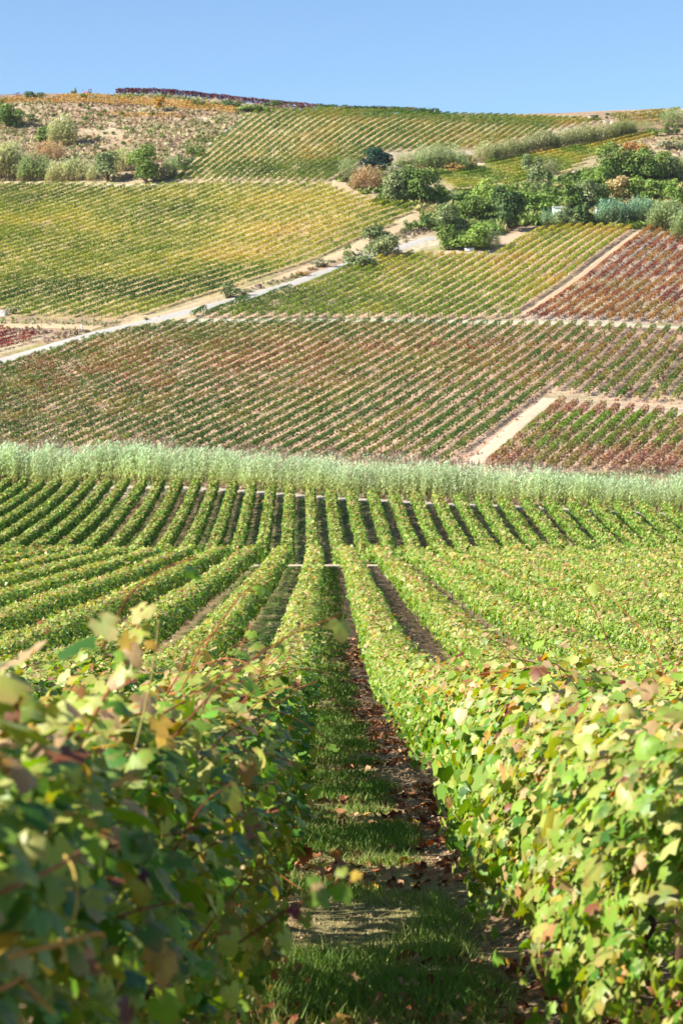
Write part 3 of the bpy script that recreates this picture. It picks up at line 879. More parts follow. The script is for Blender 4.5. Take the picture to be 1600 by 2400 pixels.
def near_row(X, y0, label, group, singles, side_to_cam, rng, hi=1.52):
    o0 = np.array([X, y0, float(H(X, y0))])
    t = thing("vine_row", o0, label, "vine row", group)
    bagL = Bag()
    picks = []
    k_ = int(round((X - ROW0) / ROWS))
    inner = X == ROW0 or X == ROW0 + ROWS
    for a, b, per, size, lod in ((y0, 10.5, 1250 if X < 0 else 1900, 0.059, 0), (10.5, 32, (1250 if X < 0 else 1500) if inner else 820, 0.061 if inner else .074, 1), (32, 52, 700, 0.080, 2),
                                 (52, 80, 370, 0.108, 2), (80, 112, 260, 0.14, 3), (112, 154.5, 140, 0.20, 3)):
        a = max(a, y0)
        if b - a < 1: continue
        path = row_path(X, a, b, 0.5)
        lean = np.interp(path[:, 1], [0, 5, 8, 16, 60], [-.16, -.14, -.05, .0, .0]) if X < 0 else np.interp(path[:, 1], [0, 10, 18, 60], [-.26, -.24, -.06, .0])
        path[:, 0] += lean
        if X == ROW0:
            hw_ = np.interp(yy_ := path[:, 1], [3, 5, 8, 15], [.42, .48, .60, .60]); lo_ = np.interp(yy_, [3, 8, 15], [.08, .12, .36]); hi_ = np.interp(yy_, [3, 5, 8, 15], [1.50, 1.47, 1.46, 1.46])
        else:
            hw_ = np.interp(path[:, 1], [8, 14, 22], [.76, .70, .60]) if k_ == 1 else np.full(len(path), .60)
            lo_ = np.interp(path[:, 1], [8, 14, 22], [.16, .22, .36]) if k_ == 1 else np.full(len(path), .36)
            hi_ = np.interp(path[:, 1], [8, 20], [1.40, hi]) if k_ == 1 else np.full(len(path), hi)
        yy = path[:, 1]
        gap = (0.55 + 0.75 * fnoise(yy, yy * 0 + X * 7, 1.5, 330, 2)) * (np.interp(yy, [3, 8, 11], [1.5, 1.35, 1.0]) if X == ROW0 else 1.0)
        hp = hedge_points(rng, path, per * gap, (hw_, lo_, hi_), 0.9, 0.30)
        # breaks in the canopy, shaped along the sun's rays to let light onto the aisle
        qa, qb = hp['q'] - .316 * hp['off'], hp['hh'] + .71 * hp['off']
        hole = vnoise(qa, qb, .44, 350 + k_ % 7) * .68 + vnoise(qa, qb, .17, 360) * .32
        good = (hole > (np.where(hp['P'][:, 1] < 8.5, .26, .40) if X == ROW0 and b < 33 else .20 if k_ == 1 else .28)) | (hp['top'] > .93)
        hp = {kk_: (v[good] if np.ndim(v) and len(v) == len(good) else v) for kk_, v in hp.items()}
        n = len(hp['P'])
        # loose shoots standing above the top
        up = (hp['top'] > .55) & (rng.random(n) < 0.10)
        hp['P'][up, 2] += np.abs(rng.standard_normal(up.sum())) * 0.11
        ski = (hp['h'] < 0.25) & (rng.random(n) < .35)
        hp['P'][ski, 2] -= rng.random(ski.sum()) * 0.22
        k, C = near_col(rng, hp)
        nrm = hp['out'] * 0.95 + rng.standard_normal((n, 3)) * 0.55 + np.array([-0.25, -0.1, 0.45])
        tip = np.array([0, 0, -1.0]) + rng.standard_normal((n, 3)) * 0.55
        sz = size * np.exp(rng.standard_normal(n) * 0.24)
        keep = np.ones(n, bool)
        if singles:
            px, py, dd = screen(hp['P'])
            vis = (px > -30) & (px < 1630) & (py < 2430) & (hp['r'] > .80) & ((hp['out'][:, 0] * side_to_cam > 0.1) | (hp['top'] > .6)) & (dd < 46)
            for i in np.flatnonzero(vis):
                picks.append((dd[i] / sz[i], hp['P'][i], nrm[i], tip[i], sz[i], k[i], (a, i)))
            hp['keep'] = keep
        seglist.append((hp, k, C, nrm, tip, sz, lod, a, bagL)) if False else None
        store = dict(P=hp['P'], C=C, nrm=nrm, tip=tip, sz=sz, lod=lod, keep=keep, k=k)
        parts = near_row.parts
        parts[(X, a)] = store
    picks.sort(key=lambda z: z[0])
    for _, c, nn, tp, s, k, (a, i) in picks[:300]:
        near_row.parts[(X, a)]['keep'][i] = False
        put_leaf(t, o0, c, nn, tp, s, k, rng)
    for (XX, a), st in near_row.parts.items():
        if XX != X: continue
        kp = st['keep']
        if st['lod'] == 0:
            which = rng.integers(0, len(LEAVES), len(kp))
            for j, (V, T) in enumerate(LEAVES):
                s = kp & (which == j)
                edge = np.where((rng.random(s.sum()) < .4)[:, None], PAL[5], st['C'][s])
                cards(bagL, V, T, st['P'][s], st['nrm'][s], st['tip'][s], st['sz'][s], st['C'][s], edge, LEAF_EDGE[:len(V)] * .7)
        else:
            tm, tt = {1: (PENT, PENT_T), 2: (QUAD, QUAD_T), 3: (TRI, TRI_T)}[st['lod']]
            cards(bagL, tm, tt, st['P'][kp], st['nrm'][kp], st['tip'][kp], st['sz'][kp] * (1.08 if st['lod'] == 1 else 1.0), st['C'][kp])
    if bagL.n:
        tag(link("foliage", bagL.mesh("foliage", M_LEAF, o0), t), kind="stuff")
    # trunks, posts and canes
    for y in np.arange(y0 + 0.4, min(60, y0 + 34), 1.15):
        x = X + rng.uniform(-.05, .05)
        tr = link("trunk", TRUNK_ME, t, np.array([x, y, float(H(x, y))]) - o0)
        tr.rotation_euler = (rng.uniform(-.1, .1), rng.uniform(-.1, .1), rng.uniform(0, 6.28))
    for y in np.arange(9.35 + (0 if X > 0 else 2.3), 150, 7.1):
        if y < y0: continue
        ps = link("post", NPOST_ME, t, np.array([X, y, float(H(X, y))]) - o0)
        ps.rotation_euler = (rng.uniform(-.05, .05), rng.uniform(-.05, .05), 0)
    return t, o0
near_row.parts = {}
seglist = []

def shoot(parent, o0, pts, r0, r1, col, name="shoot"):
    b = Bag()
    pts = np.asarray(pts, float)
    # smooth the polyline
    s = np.linspace(0, 1, len(pts)); q = np.linspace(0, 1, len(pts) * 4)
    sm = np.stack([np.interp(q, s, pts[:, k]) for k in range(3)], 1)
    for _ in range(2):
        sm[1:-1] = (sm[:-2] + 2 * sm[1:-1] + sm[2:]) / 4
    tube(b, sm, np.linspace(r0, r1, len(sm)), col, 5)
    return link(name, b.mesh(name, M_WOOD, o0, True), parent), sm

CANE = lin(190, 120, 72, .55)
CANE_D = lin(130, 72, 50, .55)
near_rows = {}
for k in range(-11, 14):
    X = ROW0 + ROWS * k
    if k == 0: y0 = 2.3
    elif k == 1: y0 = 5.5
    else: y0 = max(6.0, abs(X) * F_PX / 800.0 * 0.72)
    if k <= 0:
        lab = f"leafy near vine row, {nth(1 - k)} to the left of the grassy aisle"
        if k == 0: lab = "shaded blurred vine row in the foreground on the left of the grassy aisle"
    else:
        lab = f"leafy sunlit near vine row, {nth(k)} to the right of the grassy aisle"
        if k == 1: lab = "bright sunlit vine row in the foreground on the right of the grassy aisle"
    rng = np.random.default_rng(500 + k)
    near_rows[k] = near_row(X, y0, lab, "vine rows of the near vineyard", -2 <= k <= 3, 1 if k <= 0 else -1, rng, 1.56 if k == 0 else 1.50)

# canes showing between the leaves of the two nearest rows
for k, sgn, ya, yb, n in ((0, 1, 5.2, 22, 80), (1, -1, 8.5, 26, 80)):
    t, o0 = near_rows[k]
    rng = np.random.default_rng(600 + k)
    X = ROW0 + ROWS * k
    for _ in range(n):
        y = ya + (yb - ya) * rng.random() ** 1.5
        h = rng.uniform(.55, 1.6)
        base = np.array([X + sgn * rng.uniform(.12, .36), y, float(H(X, y)) + h])
        d = unit(np.array([sgn * rng.uniform(.1, .7), rng.uniform(-.8, .8), rng.uniform(-.25, 1.0)]))
        L = rng.uniform(.3, .7)
        pts = [base, base + d * L * .35 + rng.standard_normal(3) * .02, base + d * L * .7 + np.array([0, 0, -.02]), base + d * L + np.array([0, 0, -.10])]
        _, sm = shoot(t, o0, pts, .0036, .002, CANE if rng.random() < .6 else CANE_D)
        if rng.random() < .6:
            put_leaf(t, o0, sm[-1] + np.array([0, 0, -.03]), np.array([sgn * .6, -.5, .6]) + rng.standard_normal(3) * .4, np.array([0, 0, -1.]) + rng.standard_normal(3) * .4,
                     rng.uniform(.05, .08), rng.choice(len(PAL), p=W_SIDE / W_SIDE.sum()), rng)

def at_depth(px, py, Y):
    return ray(px, py) * Y
HS = 0.60
# the tall shoot standing out of the left row, its leaves, and the loose canes at the left edge
t, o0 = near_rows[0]
rng = np.random.default_rng(77)
sh = [at_depth(150, 1860, 8.4 * HS), at_depth(190, 1740, 8.5 * HS), at_depth(240, 1640, 8.6 * HS), at_depth(290, 1570, 8.65 * HS), at_depth(318, 1500, 8.7 * HS), at_depth(332, 1425, 8.7 * HS)]
shoot(t, o0, sh, .0055, .003, CANE)
shoot(t, o0, [at_depth(318, 1750, 8.8 * HS), at_depth(350, 1620, 8.8 * HS), at_depth(368, 1500, 8.8 * HS), at_depth(372, 1452, 8.8 * HS)], .005 * HS, .003 * HS, lin(206, 190, 110, .55))
for px, py, Y, s, k, nn in ((334, 1432, 8.7, .15, 3, (-.4, -.9, .5)), (325, 1482, 8.68, .15, 2, (-.2, -.8, .7)), (300, 1508, 8.65, .12, 6, (.2, -.9, .3)), (312, 1535, 8.6, .13, 4, (.1, -1, .2)),
                            (284, 1535, 8.6, .09, 0, (.2, -.8, .5)), (285, 1572, 8.6, .14, 2, (-.5, -.8, .6)), (270, 1592, 8.6, .11, 4, (-.4, -.8, .5)), (358, 1505, 8.8, .09, 6, (.3, -.8, .5)),
                            (200, 1645, 8.1, .16, 3, (-.5, -.7, .8)), (150, 1652, 8.0, .15, 3, (-.5, -.8, .8)), (5, 1600, 6.2, .14, 3, (-.5, -.8, .6)), (12, 1650, 6.1, .14, 7, (-.2, -.9, .3)),
                            (70, 1770, 6.4, .17, 2, (-.4, -.9, .5)), (20, 1830, 6.0, .18, 0, (-.3, -.9, .6)), (150, 1760, 7.0, .15, 0, (-.4, -.8, .6)), (215, 1800, 7.4, .15, 0, (-.3, -.9, .5)),
                            (320, 1780, 8.0, .16, 0, (-.3, -.9, .5)), (375, 1700, 8.6, .13, 6, (.2, -.8, .6)), (390, 1730, 8.6, .12, 6, (.4, -.8, .6)),
                            (130, 2000, 5.6, .13, 2, (.2, -.9, .3)), (225, 1990, 6.0, .09, 0, (-.3, -.9, .3)), (310, 1975, 6.6, .15, 9, (.5, -.8, .3)), (345, 1985, 6.6, .13, 9, (.6, -.8, .3)),
                            (350, 2190, 6.0, .13, 9, (.3, -.8, .6)), (382, 2262, 6.1, .14, 6, (.2, -.9, .45)), (365, 2235, 6.12, .12, 6, (.3, -.9, .3)), (545, 2330, 7.0, .11, 2, (.5, -.8, .2)),
                            (670, 2200, 7.6, .10, 2, (.5, -.8, .2)), (60, 1990, 5.2, .12, 3, (-.2, -.9, .4)), (222, 2110, 5.7, .09, 2, (.1, -.9, .5))):
    put_leaf(t, o0, at_depth(px, py, Y * HS), np.array(nn) + rng.standard_normal(3) * .12, np.array([.2, 0, -1.]) + rng.standard_normal(3) * .3, s * HS * .74, k, rng)
shoot(t, o0, [at_depth(-40, 2260, 5.0 * HS), at_depth(60, 2230, 5.15 * HS), at_depth(150, 2210, 5.3 * HS), at_depth(235, 2185, 5.45 * HS), at_depth(245, 2195, 5.5 * HS)], .010 * HS, .005 * HS, lin(226, 170, 90, .55))
shoot(t, o0, [at_depth(140, 2205, 5.3 * HS), at_depth(172, 2165, 5.3 * HS), at_depth(184, 2090, 5.32 * HS), at_depth(172, 2030, 5.35 * HS), at_depth(152, 2005, 5.4 * HS)], .0055 * HS, .004 * HS, lin(222, 190, 100, .55))
shoot(t, o0, [at_depth(-30, 2105, 5.0 * HS), at_depth(50, 2070, 5.1 * HS), at_depth(120, 2040, 5.2 * HS), at_depth(190, 1995, 5.4 * HS)], .008 * HS, .005 * HS, lin(204, 130, 84, .55))
shoot(t, o0, [at_depth(-30, 2330, 4.9 * HS), at_depth(20, 2310, 5.0 * HS), at_depth(60, 2285, 5.1 * HS)], .009 * HS, .006 * HS, lin(222, 160, 90, .55))
shoot(t, o0, [at_depth(55, 2300, 5.1 * HS), at_depth(90, 2340, 5.15 * HS), at_depth(125, 2375, 5.2 * HS)], .006 * HS, .005 * HS, lin(214, 160, 84, .55))
shoot(t, o0, [at_depth(235, 2165, 6.3 * HS), at_depth(330, 2130, 6.5 * HS), at_depth(410, 2112, 6.7 * HS)], .006 * HS, .004 * HS, CANE_D)
shoot(t, o0, [at_depth(250, 1985, 6.6 * HS), at_depth(400, 1955, 7.0 * HS), at_depth(500, 1930, 7.2 * HS)], .005 * HS, .003 * HS, CANE_D)
# the leafy shoot that leans out over the aisle
shoot(t, o0, [at_depth(560, 2210, 6.9 * HS), at_depth(660, 2140, 6.7 * HS), at_depth(740, 2095, 6.6 * HS), at_depth(820, 2050, 6.5 * HS)], .005 * HS, .003 * HS, CANE_D)
for px, py, s, k in ((690, 2135, .10, 8), (725, 2110, .12, 0), (755, 2105, .13, 0), (790, 2085, .14, 1), (812, 2095, .12, 0), (835, 2050, .08, 6), (800, 2045, .09, 2), (745, 2080, .10, 4), (715, 2155, .11, 9), (735, 2065, .10, 0)):
    put_leaf(t, o0, at_depth(px, py, (6.6 + rng.uniform(-.1, .1)) * HS), np.array([.2, -.9, .5]) + rng.standard_normal(3) * .3, np.array([.1, 0, -1.]) + rng.standard_normal(3) * .3, s * HS * .5, k, rng)

# ---- the rows beyond the dip, down to the reeds
RL = reed_line(-3.0)
for k in range(-22, 23):
    X = ROW0 + ROWS * k
    y1 = float(np.interp(X, RL[:, 0], RL[:, 1])) - 1.0
    y1 = float(np.interp(X + float(row_bend(y1)), RL[:, 0], RL[:, 1])) - 0.6
    rng = np.random.default_rng(700 + k)
    path = row_path(X, 163, y1, 0.5)
    yy = path[:, 1]
    per = np.where(yy < 188, 22, 108) * (0.6 + 0.8 * fnoise(yy, yy * 0 + X * 7, 1.6, 340, 2))
    hp = hedge_points(rng, path, per, (0.60, 0.2, 1.72), 1.0, 0.22)
    n = len(hp['P'])
    kk, C = near_col(rng, hp)
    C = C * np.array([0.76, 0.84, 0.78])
    bag = Bag()
    nrm = hp['out'] * 0.85 + rng.standard_normal((n, 3)) * 0.6 + np.array([-.2, -.1, 0.4])
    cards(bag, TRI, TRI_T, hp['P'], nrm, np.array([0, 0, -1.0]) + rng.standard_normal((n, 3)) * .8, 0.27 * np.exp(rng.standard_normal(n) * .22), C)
    lab = (f"green vine row beyond the dip before the reeds, {nth(1 - k)} left of the aisle" if k <= 0 else
           f"green vine row beyond the dip before the reeds, {nth(k)} right of the aisle")
    o0 = path[0]
    t = thing("vine_row", o0, lab, "vine row", "vine rows between the dip and the reed belt")
    link("foliage", bag.mesh("foliage", M_FOL, o0), t)
    e = path[-1]
    ps = link("post", NPOST_ME, t, e - o0)
    ps.rotation_euler = (rng.uniform(-.06, .06), rng.uniform(-.06, .06), 0)

# ------------------------------------------------------------------ reeds
def cane_template(rng, leaves, lw, ll):
    """one cane of unit height: stem and drooping blades; returns vertices, triangles, height (0..1) per vertex, leafness"""
    V, T, L = [], [], []
    def q(a):
        b = len(V); V.extend(a); return b
    b = q([(-.004, 0, 0), (.004, 0, 0), (.002, 0, .95)]); T.append((b, b + 1, b + 2)); L += [0, 0, 0]
    b = q([(0, -.004, 0), (0, .004, 0), (0, .002, .95)]); T.append((b, b + 1, b + 2)); L += [0, 0, 0]
    for i in range(leaves):
        h = .16 + .80 * (i + rng.random()) / leaves
        a = rng.random() * 6.283
        d = np.array([math.cos(a), math.sin(a), 0]); s = np.array([-d[1], d[0], 0])
        l = ll * rng.uniform(.7, 1.25) * (1.1 - .5 * max(0, h - .6)); w = lw * rng.uniform(.7, 1.3)
        up = rng.uniform(.35, 1.1)
        p0 = np.array([0, 0, h]); p1 = p0 + d * l * .45 + np.array([0, 0, l * .45 * up]); p2 = p1 + d * l * .45 + np.array([0, 0, -l * rng.uniform(-.2, .55)])
        b = q([p0 - s * w * .4, p0 + s * w * .4, p1 - s * w, p1 + s * w, p2])
        T += [(b, b + 1, b + 3), (b, b + 3, b + 2), (b + 2, b + 3, b + 4)]; L += [.6, .6, 1, 1, 1]
    return np.array(V, float), np.array(T), np.array(L)

def plume_template(rng):
    V, T = [], []
    for i in range(7):
        a = rng.random() * 6.283; d = np.array([math.cos(a), math.sin(a), 0]) * .035
        z = .9 + i * .02; b = len(V)
        V += [np.array([0, 0, z]), np.array([0, 0, z + .1]) + d * .3, np.array([0, 0, z + .06]) + d]
        T.append((b, b + 1, b + 2))
    return np.array(V), np.array(T)

def reeds(bag, rng, P, hgt, top, mid, low, leaves=13, lw=.011, ll=.17, lean=.10, plume=0.0, plume_col=None, ntmpl=10, stem=None):
    n = len(P)
    which = rng.integers(0, ntmpl, n)
    top, mid, low = [np.asarray(c, float) for c in (top, mid, low)]
    stem = low if stem is None else stem
    wind = np.array([0.05, 0.0])
    shade = ((1 + .14 * rng.standard_normal(n)) * (.72 + .56 * fnoise(P[:, 0], P[:, 1] * 2, 2.6, 440, 2))).clip(.45, 1.5)
    mixn = rng.random(n)
    for k in range(ntmpl):
        V, T, L = cane_template(rng, leaves, lw, ll)
        s = np.flatnonzero(which == k)
        m = len(s)
        if not m: continue
        a = rng.random(m) * 6.283
        ca, sa = np.cos(a)[:, None], np.sin(a)[:, None]
        h = hgt[s][:, None]
        ln = rng.standard_normal((m, 2)) * lean + wind
        X = (V[:, 0] * ca - V[:, 1] * sa) * h + ln[:, 0:1] * h * V[:, 2] ** 2
        Y = (V[:, 0] * sa + V[:, 1] * ca) * h + ln[:, 1:2] * h * V[:, 2] ** 2
        Z = np.broadcast_to(V[:, 2], X.shape) * h
        W = np.stack([X, Y, Z], -1) + P[s][:, None, :]
        hz = np.clip(V[:, 2], 0, 1.05)
        t = smooth01(.25, .85, hz)[:, None]
        C = mid * (1 - t) + top * t
        b = smooth01(.34, .08, hz)[:, None]
        C = C * (1 - b) + low * b
        C = C * L[:, None] + stem * (1 - L[:, None])
        C = C[None] * shade[s][:, None, None] * (1 + .08 * (mixn[s] - .5))[:, None, None]
        bag.add(W.reshape(-1, 3), (T[None] + (np.arange(m) * len(V))[:, None, None]).reshape(-1, 3), C.reshape(-1, 3))
    if plume > 0:
        pv, pt = plume_template(rng)
        s = np.flatnonzero(rng.random(n) < plume)
        W = pv[None] * hgt[s][:, None, None] * np.array([1, 1, 1.03]) + P[s][:, None, :]
        bag.add(W.reshape(-1, 3), (pt[None] + (np.arange(len(s)) * len(pv))[:, None, None]).reshape(-1, 3), np.asarray(plume_col))

rng = np.random.default_rng(31)
r0 = reed_line(0)
n = 6000
xx = rng.uniform(r0[0, 0], r0[-1, 0], n)
off = rng.random(n) ** 1.15 * 8.5 + 0.8 + 0.9 * (fnoise(xx, xx * 0, 5, 400, 2) - .5)
yy = np.interp(xx, r0[:, 0], r0[:, 1]) + off
P = np.column_stack([xx, yy, H(xx, yy) - .1])
u_ = xx / yy
hh = np.interp(u_, [-.2, -.16, -.05, .02, .1, .2], [5.9, 5.8, 5.1, 4.7, 4.35, 4.1]) * (.68 + .46 * fnoise(xx, yy, 3.0, 410, 2)) * rng.uniform(.82, 1.08, n)
hh = np.where(off < 1.8, hh * rng.uniform(.55, .95, n), hh)
bag = Bag()
KR = 0.98
back = off > 6.2
reeds(bag, rng, P[~back], hh[~back], lin(184, 206, 164, KR), lin(178, 196, 122, KR), lin(190, 174, 120, KR), 12, .014, .17, .08)
reeds(bag, rng, P[back], hh[back], lin(190, 206, 168, KR), lin(172, 188, 130, KR), lin(160, 150, 100, KR), 11, .014, .17, .08, 0.45, lin(190, 160, 146, .7))
tag(link("reed_belt", bag.mesh("reed_belt", M_REED)), "tall grey green reed belt crossing the valley behind the near vine rows", "reeds", kind="stuff")
# dry brush at the foot of the reeds
bag = Bag()
n = 5200
xx = rng.uniform(r0[0, 0], r0[-1, 0], n)
yy = np.interp(xx, r0[:, 0], r0[:, 1]) + rng.uniform(-.2, 2.6, n)
P = np.column_stack([xx, yy, H(xx, yy) + rng.uniform(0, .55, n)])
C = ramp_cols(fnoise(xx, yy, 4, 420, 2) + .3 * (rng.random(n) - .5), [(.25, lin(168, 140, 118, .55)), (.5, lin(188, 176, 128, .55)), (.75, lin(138, 158, 88, .55))])
cards(bag, TRI, TRI_T, P, rng.standard_normal((n, 3)) + np.array([-.3, -.6, .4]), np.array([0, 0, 1.0]) + rng.standard_normal((n, 3)) * .4, rng.uniform(.2, .5, n), C)
tag(link("brush", bag.mesh("brush", M_FOL)), "low dry brush and weeds along the foot of the reed belt", "brush", kind="stuff")

def reed_clump(px0, px1, py_base, h_px, label, top, mid, low, n=260, group=None, slope=0.0, depth=5.0, lean=.10, leaves=6):
    """stand of reeds between two picture columns, standing on the ground there"""
    c = cast((px0 + px1) / 2, py_base)
    m = c[1] / F_PX
    w = (px1 - px0) * m
    rng = np.random.default_rng(int(px0 * 7 + py_base))
    t = rng.random(n) - .5
    x = c[0] + t * w
    d = cast(px1, py_base + slope)[:2] - cast(px0, py_base)[:2] if slope else np.array([w, 0.0])
    base = c[:2] + t[:, None] * d
    y = base[:, 1] + rng.random(n) * depth
    x = base[:, 0]
    P = np.column_stack([x, y, H(x, y) - .1])
    prof = (1 - .35 * np.abs(2 * t) ** 3) * 1.08
    hgt = h_px * m * prof * rng.uniform(.62, 1.08, n) * (.8 + .35 * fnoise(x, y, w / 5 + 1, 430, 2))
    bag = Bag()
    reeds(bag, rng, P, hgt, top, mid, low, leaves, .019, .20, lean, 0.0, None, 6)
    o0 = np.array([c[0], c[1], c[2]])
    return tag(link("reed_clump", bag.mesh("reed_clump", M_REED, o0), None, o0), label, "reeds", group)

KR2 = .80
PALE = (lin(206, 212, 158, KR2), lin(196, 200, 140, KR2), lin(196, 180, 136, KR2))
GRN = (lin(176, 196, 140, KR2), lin(160, 180, 112, KR2), lin(164, 154, 110, KR2))
BLUE = (lin(150, 190, 158, KR2), lin(140, 172, 124, KR2), lin(160, 150, 112, KR2))
TANR = (lin(214, 186, 146, KR2), lin(206, 178, 140, KR2), lin(190, 160, 126, KR2))
OLV = (lin(168, 178, 118, KR2), lin(140, 152, 92, KR2), lin(110, 112, 74, KR2))
reed_clump(-60, 52, 424, 80, "pale reed stand at the left edge below the dry hill", *PALE, n=420)
reed_clump(40, 112, 426, 64, "pale reed stand in front of the tan reeds on the left slope", *GRN, n=340)
reed_clump(66, 150, 384, 48, "tan dry reed stand halfway up the left slope", *TANR, n=300)
reed_clump(110, 176, 345, 66, "tall pale reed stand reaching highest up the left slope", *PALE, n=320)
reed_clump(105, 212, 428, 50, "long low reed stand left of the grey olive tree", *PALE, n=420)
reed_clump(200, 226, 428, 40, "small reed tuft touching the grey olive tree", *PALE, n=90)
reed_clump(262, 328, 404, 52, "pale reed stand behind the two round trees of the left slope", *PALE, n=260)
reed_clump(374, 414, 420, 44, "grey green reed tuft right of the bright round tree", *GRN, n=140)
reed_clump(795, 838, 420, 44, "green reed tuft left of the dark pine", *GRN, n=150)
reed_clump(822, 902, 448, 52, "tan dry reed stand in front of the dark pine", *TANR, n=320)
reed_clump(930, 985, 394, 34, "small pale reed tuft right of the dark pine", *GRN, n=150)
reed_clump(972, 1098, 402, 58, "big rounded reed stand at the left end of the small vineyard", *GRN, n=460, depth=8)
reed_clump(1108, 1160, 384, 42, "pale reed stand at the low end of the ridge hedge", *PALE, n=200)
for k, (a, b, y, sl, h, w) in enumerate(((1140, 1230, 379, -18, 44, "low left part"), (1215, 1310, 361, -14, 44, "middle part"), (1295, 1400, 347, -15, 44, "right part"), (1385, 1494, 331, -20, 44, "top right part"))):
    reed_clump(a, b, y, h, f"olive reed hedge running up to the right ridge, {w}", *OLV, n=480, group="reed hedge on the right ridge", slope=sl, depth=6)
reed_clump(1396, 1470, 533, 60, "blue green reed stand right of the white shed", *BLUE, n=300)
reed_clump(1455, 1545, 530, 60, "blue green reed stand in the middle of the right reed bank", *BLUE, n=340)
reed_clump(1520, 1600, 545, 68, "pale green reed stand at the right end of the reed bank", *GRN, n=340)
reed_clump(1575, 1680, 568, 80, "pale green reed stand at the right edge above the red vines", *GRN, n=320)
reed_clump(1268, 1340, 530, 42, "low grey green reed tuft in front of the white shed", *BLUE, n=200)
reed_clump(1110, 1172, 588, 46, "drooping pale reed stand beside the white trough", *GRN, n=240, lean=.25)
reed_clump(1470, 1540, 308, 24, "grey green reed tuft on the right ridge under the short vine rows", *GRN, n=160)
reed_clump(1548, 1640, 300, 46, "pale green reed stand at the right edge of the ridge", *GRN, n=240)
reed_clump(1560, 1660, 425, 52, "grey green reeds at the right edge behind the tall bushes", *GRN, n=220)

# ------------------------------------------------------------------ trees and bushes
def crown_cards(bag, rng, c, rx, ry, rz, n, size, cols, lobes, fill=.25):
    """leaf clumps spread over the lobes of a crown"""
    th = rng.random(lobes) * 6.283
    zz = rng.uniform(-.9, .85, lobes)
    rr = np.sqrt(np.maximum(0.05, 1 - zz ** 2)) * rng.uniform(.35, .78, lobes)
    L = np.column_stack([np.cos(th) * rr * rx, np.sin(th) * rr * ry, zz * rz * .72])
    R = rng.uniform(.34, .56, lobes)
    w = R ** 2
    k = rng.choice(lobes, n, p=w / w.sum())
    d = unit(rng.standard_normal((n, 3)))
    d[:, 2] = np.where(d[:, 2] < -.45, -d[:, 2], d[:, 2])
    r = (1 - np.abs(rng.standard_normal(n)) * fill).clip(.1, 1.15)
    P = L[k] + d * (R[k] * r)[:, None] * np.array([rx, ry, rz])
    lobecol = rng.random(lobes)
    C = ramp_cols(np.clip(lobecol[k] * .6 + rng.random(n) * .4, 0, 1), [(0, cols[0]), (.5, cols[1]), (1, cols[2])])
    C = jitter(rng, C, .16)
    nrm = d + rng.standard_normal((n, 3)) * .55 + np.array([0, 0, .25])
    cards(bag, QUAD, QUAD_T, np.asarray(c) + P, nrm, rng.standard_normal((n, 3)), size * rng.uniform(.6, 1.4, n), C)

KT = .86
T_OLIVE = (lin(106, 122, 76, KT), lin(132, 146, 94, KT), lin(160, 168, 120, KT))
T_GREEN = (lin(86, 112, 52, KT), lin(112, 136, 64, KT), lin(146, 162, 86, KT))
T_BRIGHT = (lin(106, 138, 58, KT), lin(134, 160, 72, KT), lin(164, 180, 96, KT))
T_DARK = (lin(62, 90, 50, KT), lin(84, 110, 62, KT), lin(114, 134, 80, KT))
T_PINE = (lin(30, 62, 54, KT), lin(44, 78, 64, KT), lin(62, 96, 72, KT))
T_GREY = (lin(118, 122, 92, KT), lin(150, 150, 114, KT), lin(176, 172, 138, KT))
T_BROWN = (lin(150, 110, 70, KT), lin(186, 140, 84, KT), lin(160, 150, 76, KT))
T_TAN = (lin(176, 150, 106, KT), lin(206, 182, 130, KT), lin(170, 168, 100, KT))
T_ORANGE = (lin(170, 120, 50, KT), lin(206, 156, 64, KT), lin(150, 146, 66, KT))

def tree(name, px, pyb, w, h, cols, label, cat="bush", group=None, dens=1.0, trunk=.18, size=None, lobes=None, seed=0, spread=.9):
    c = cast(px, pyb)
    m = c[1] / F_PX
    W, Hh = w * m, h * m
    rng = np.random.default_rng(int(px * 13 + pyb * 7 + seed))
    t = thing(name, c, label, cat, group)
    W, Hh = W * 1.16, Hh * 1.10
    rz = Hh * (1 - trunk) / 2 * 1.15
    cz = Hh * trunk + rz * .82
    n = int(np.clip(34 * W * Hh, 220, 3200) * dens)
    sz = size or np.clip(.11 * max(W, Hh) ** .5 * 1.5, .28, .62)
    lb = lobes or int(np.clip(5 + W * .9, 5, 16))
    b = Bag()
    crown_cards(b, rng, (0, 0, cz), W / 2 * 1.08, W / 2 * spread, rz, n, sz, cols, lb)
    link("crown", b.mesh("crown", M_FOL), t)
    b = Bag()
    r = max(.07, .035 * W)
    tube(b, [(0, 0, -.4), (.03 * W, 0, Hh * trunk * .6), (0, .02 * W, cz)], [r * 1.25, r, r * .5], lin(96, 80, 66, .5), 6)
    for k in range(4):
        a = rng.random() * 6.283
        e = np.array([math.cos(a) * W * .3, math.sin(a) * W * .3, cz + rz * rng.uniform(-.1, .5)])
        s = np.array([0, 0, Hh * trunk * .7])
        tube(b, [s, (s + e) / 2 + np.array([0, 0, -.08 * Hh]), e], [r * .6, r * .4, r * .15], lin(96, 80, 66, .5), 5)
    link("trunk", b.mesh("trunk", M_WOOD, smooth=True), t)
    return t

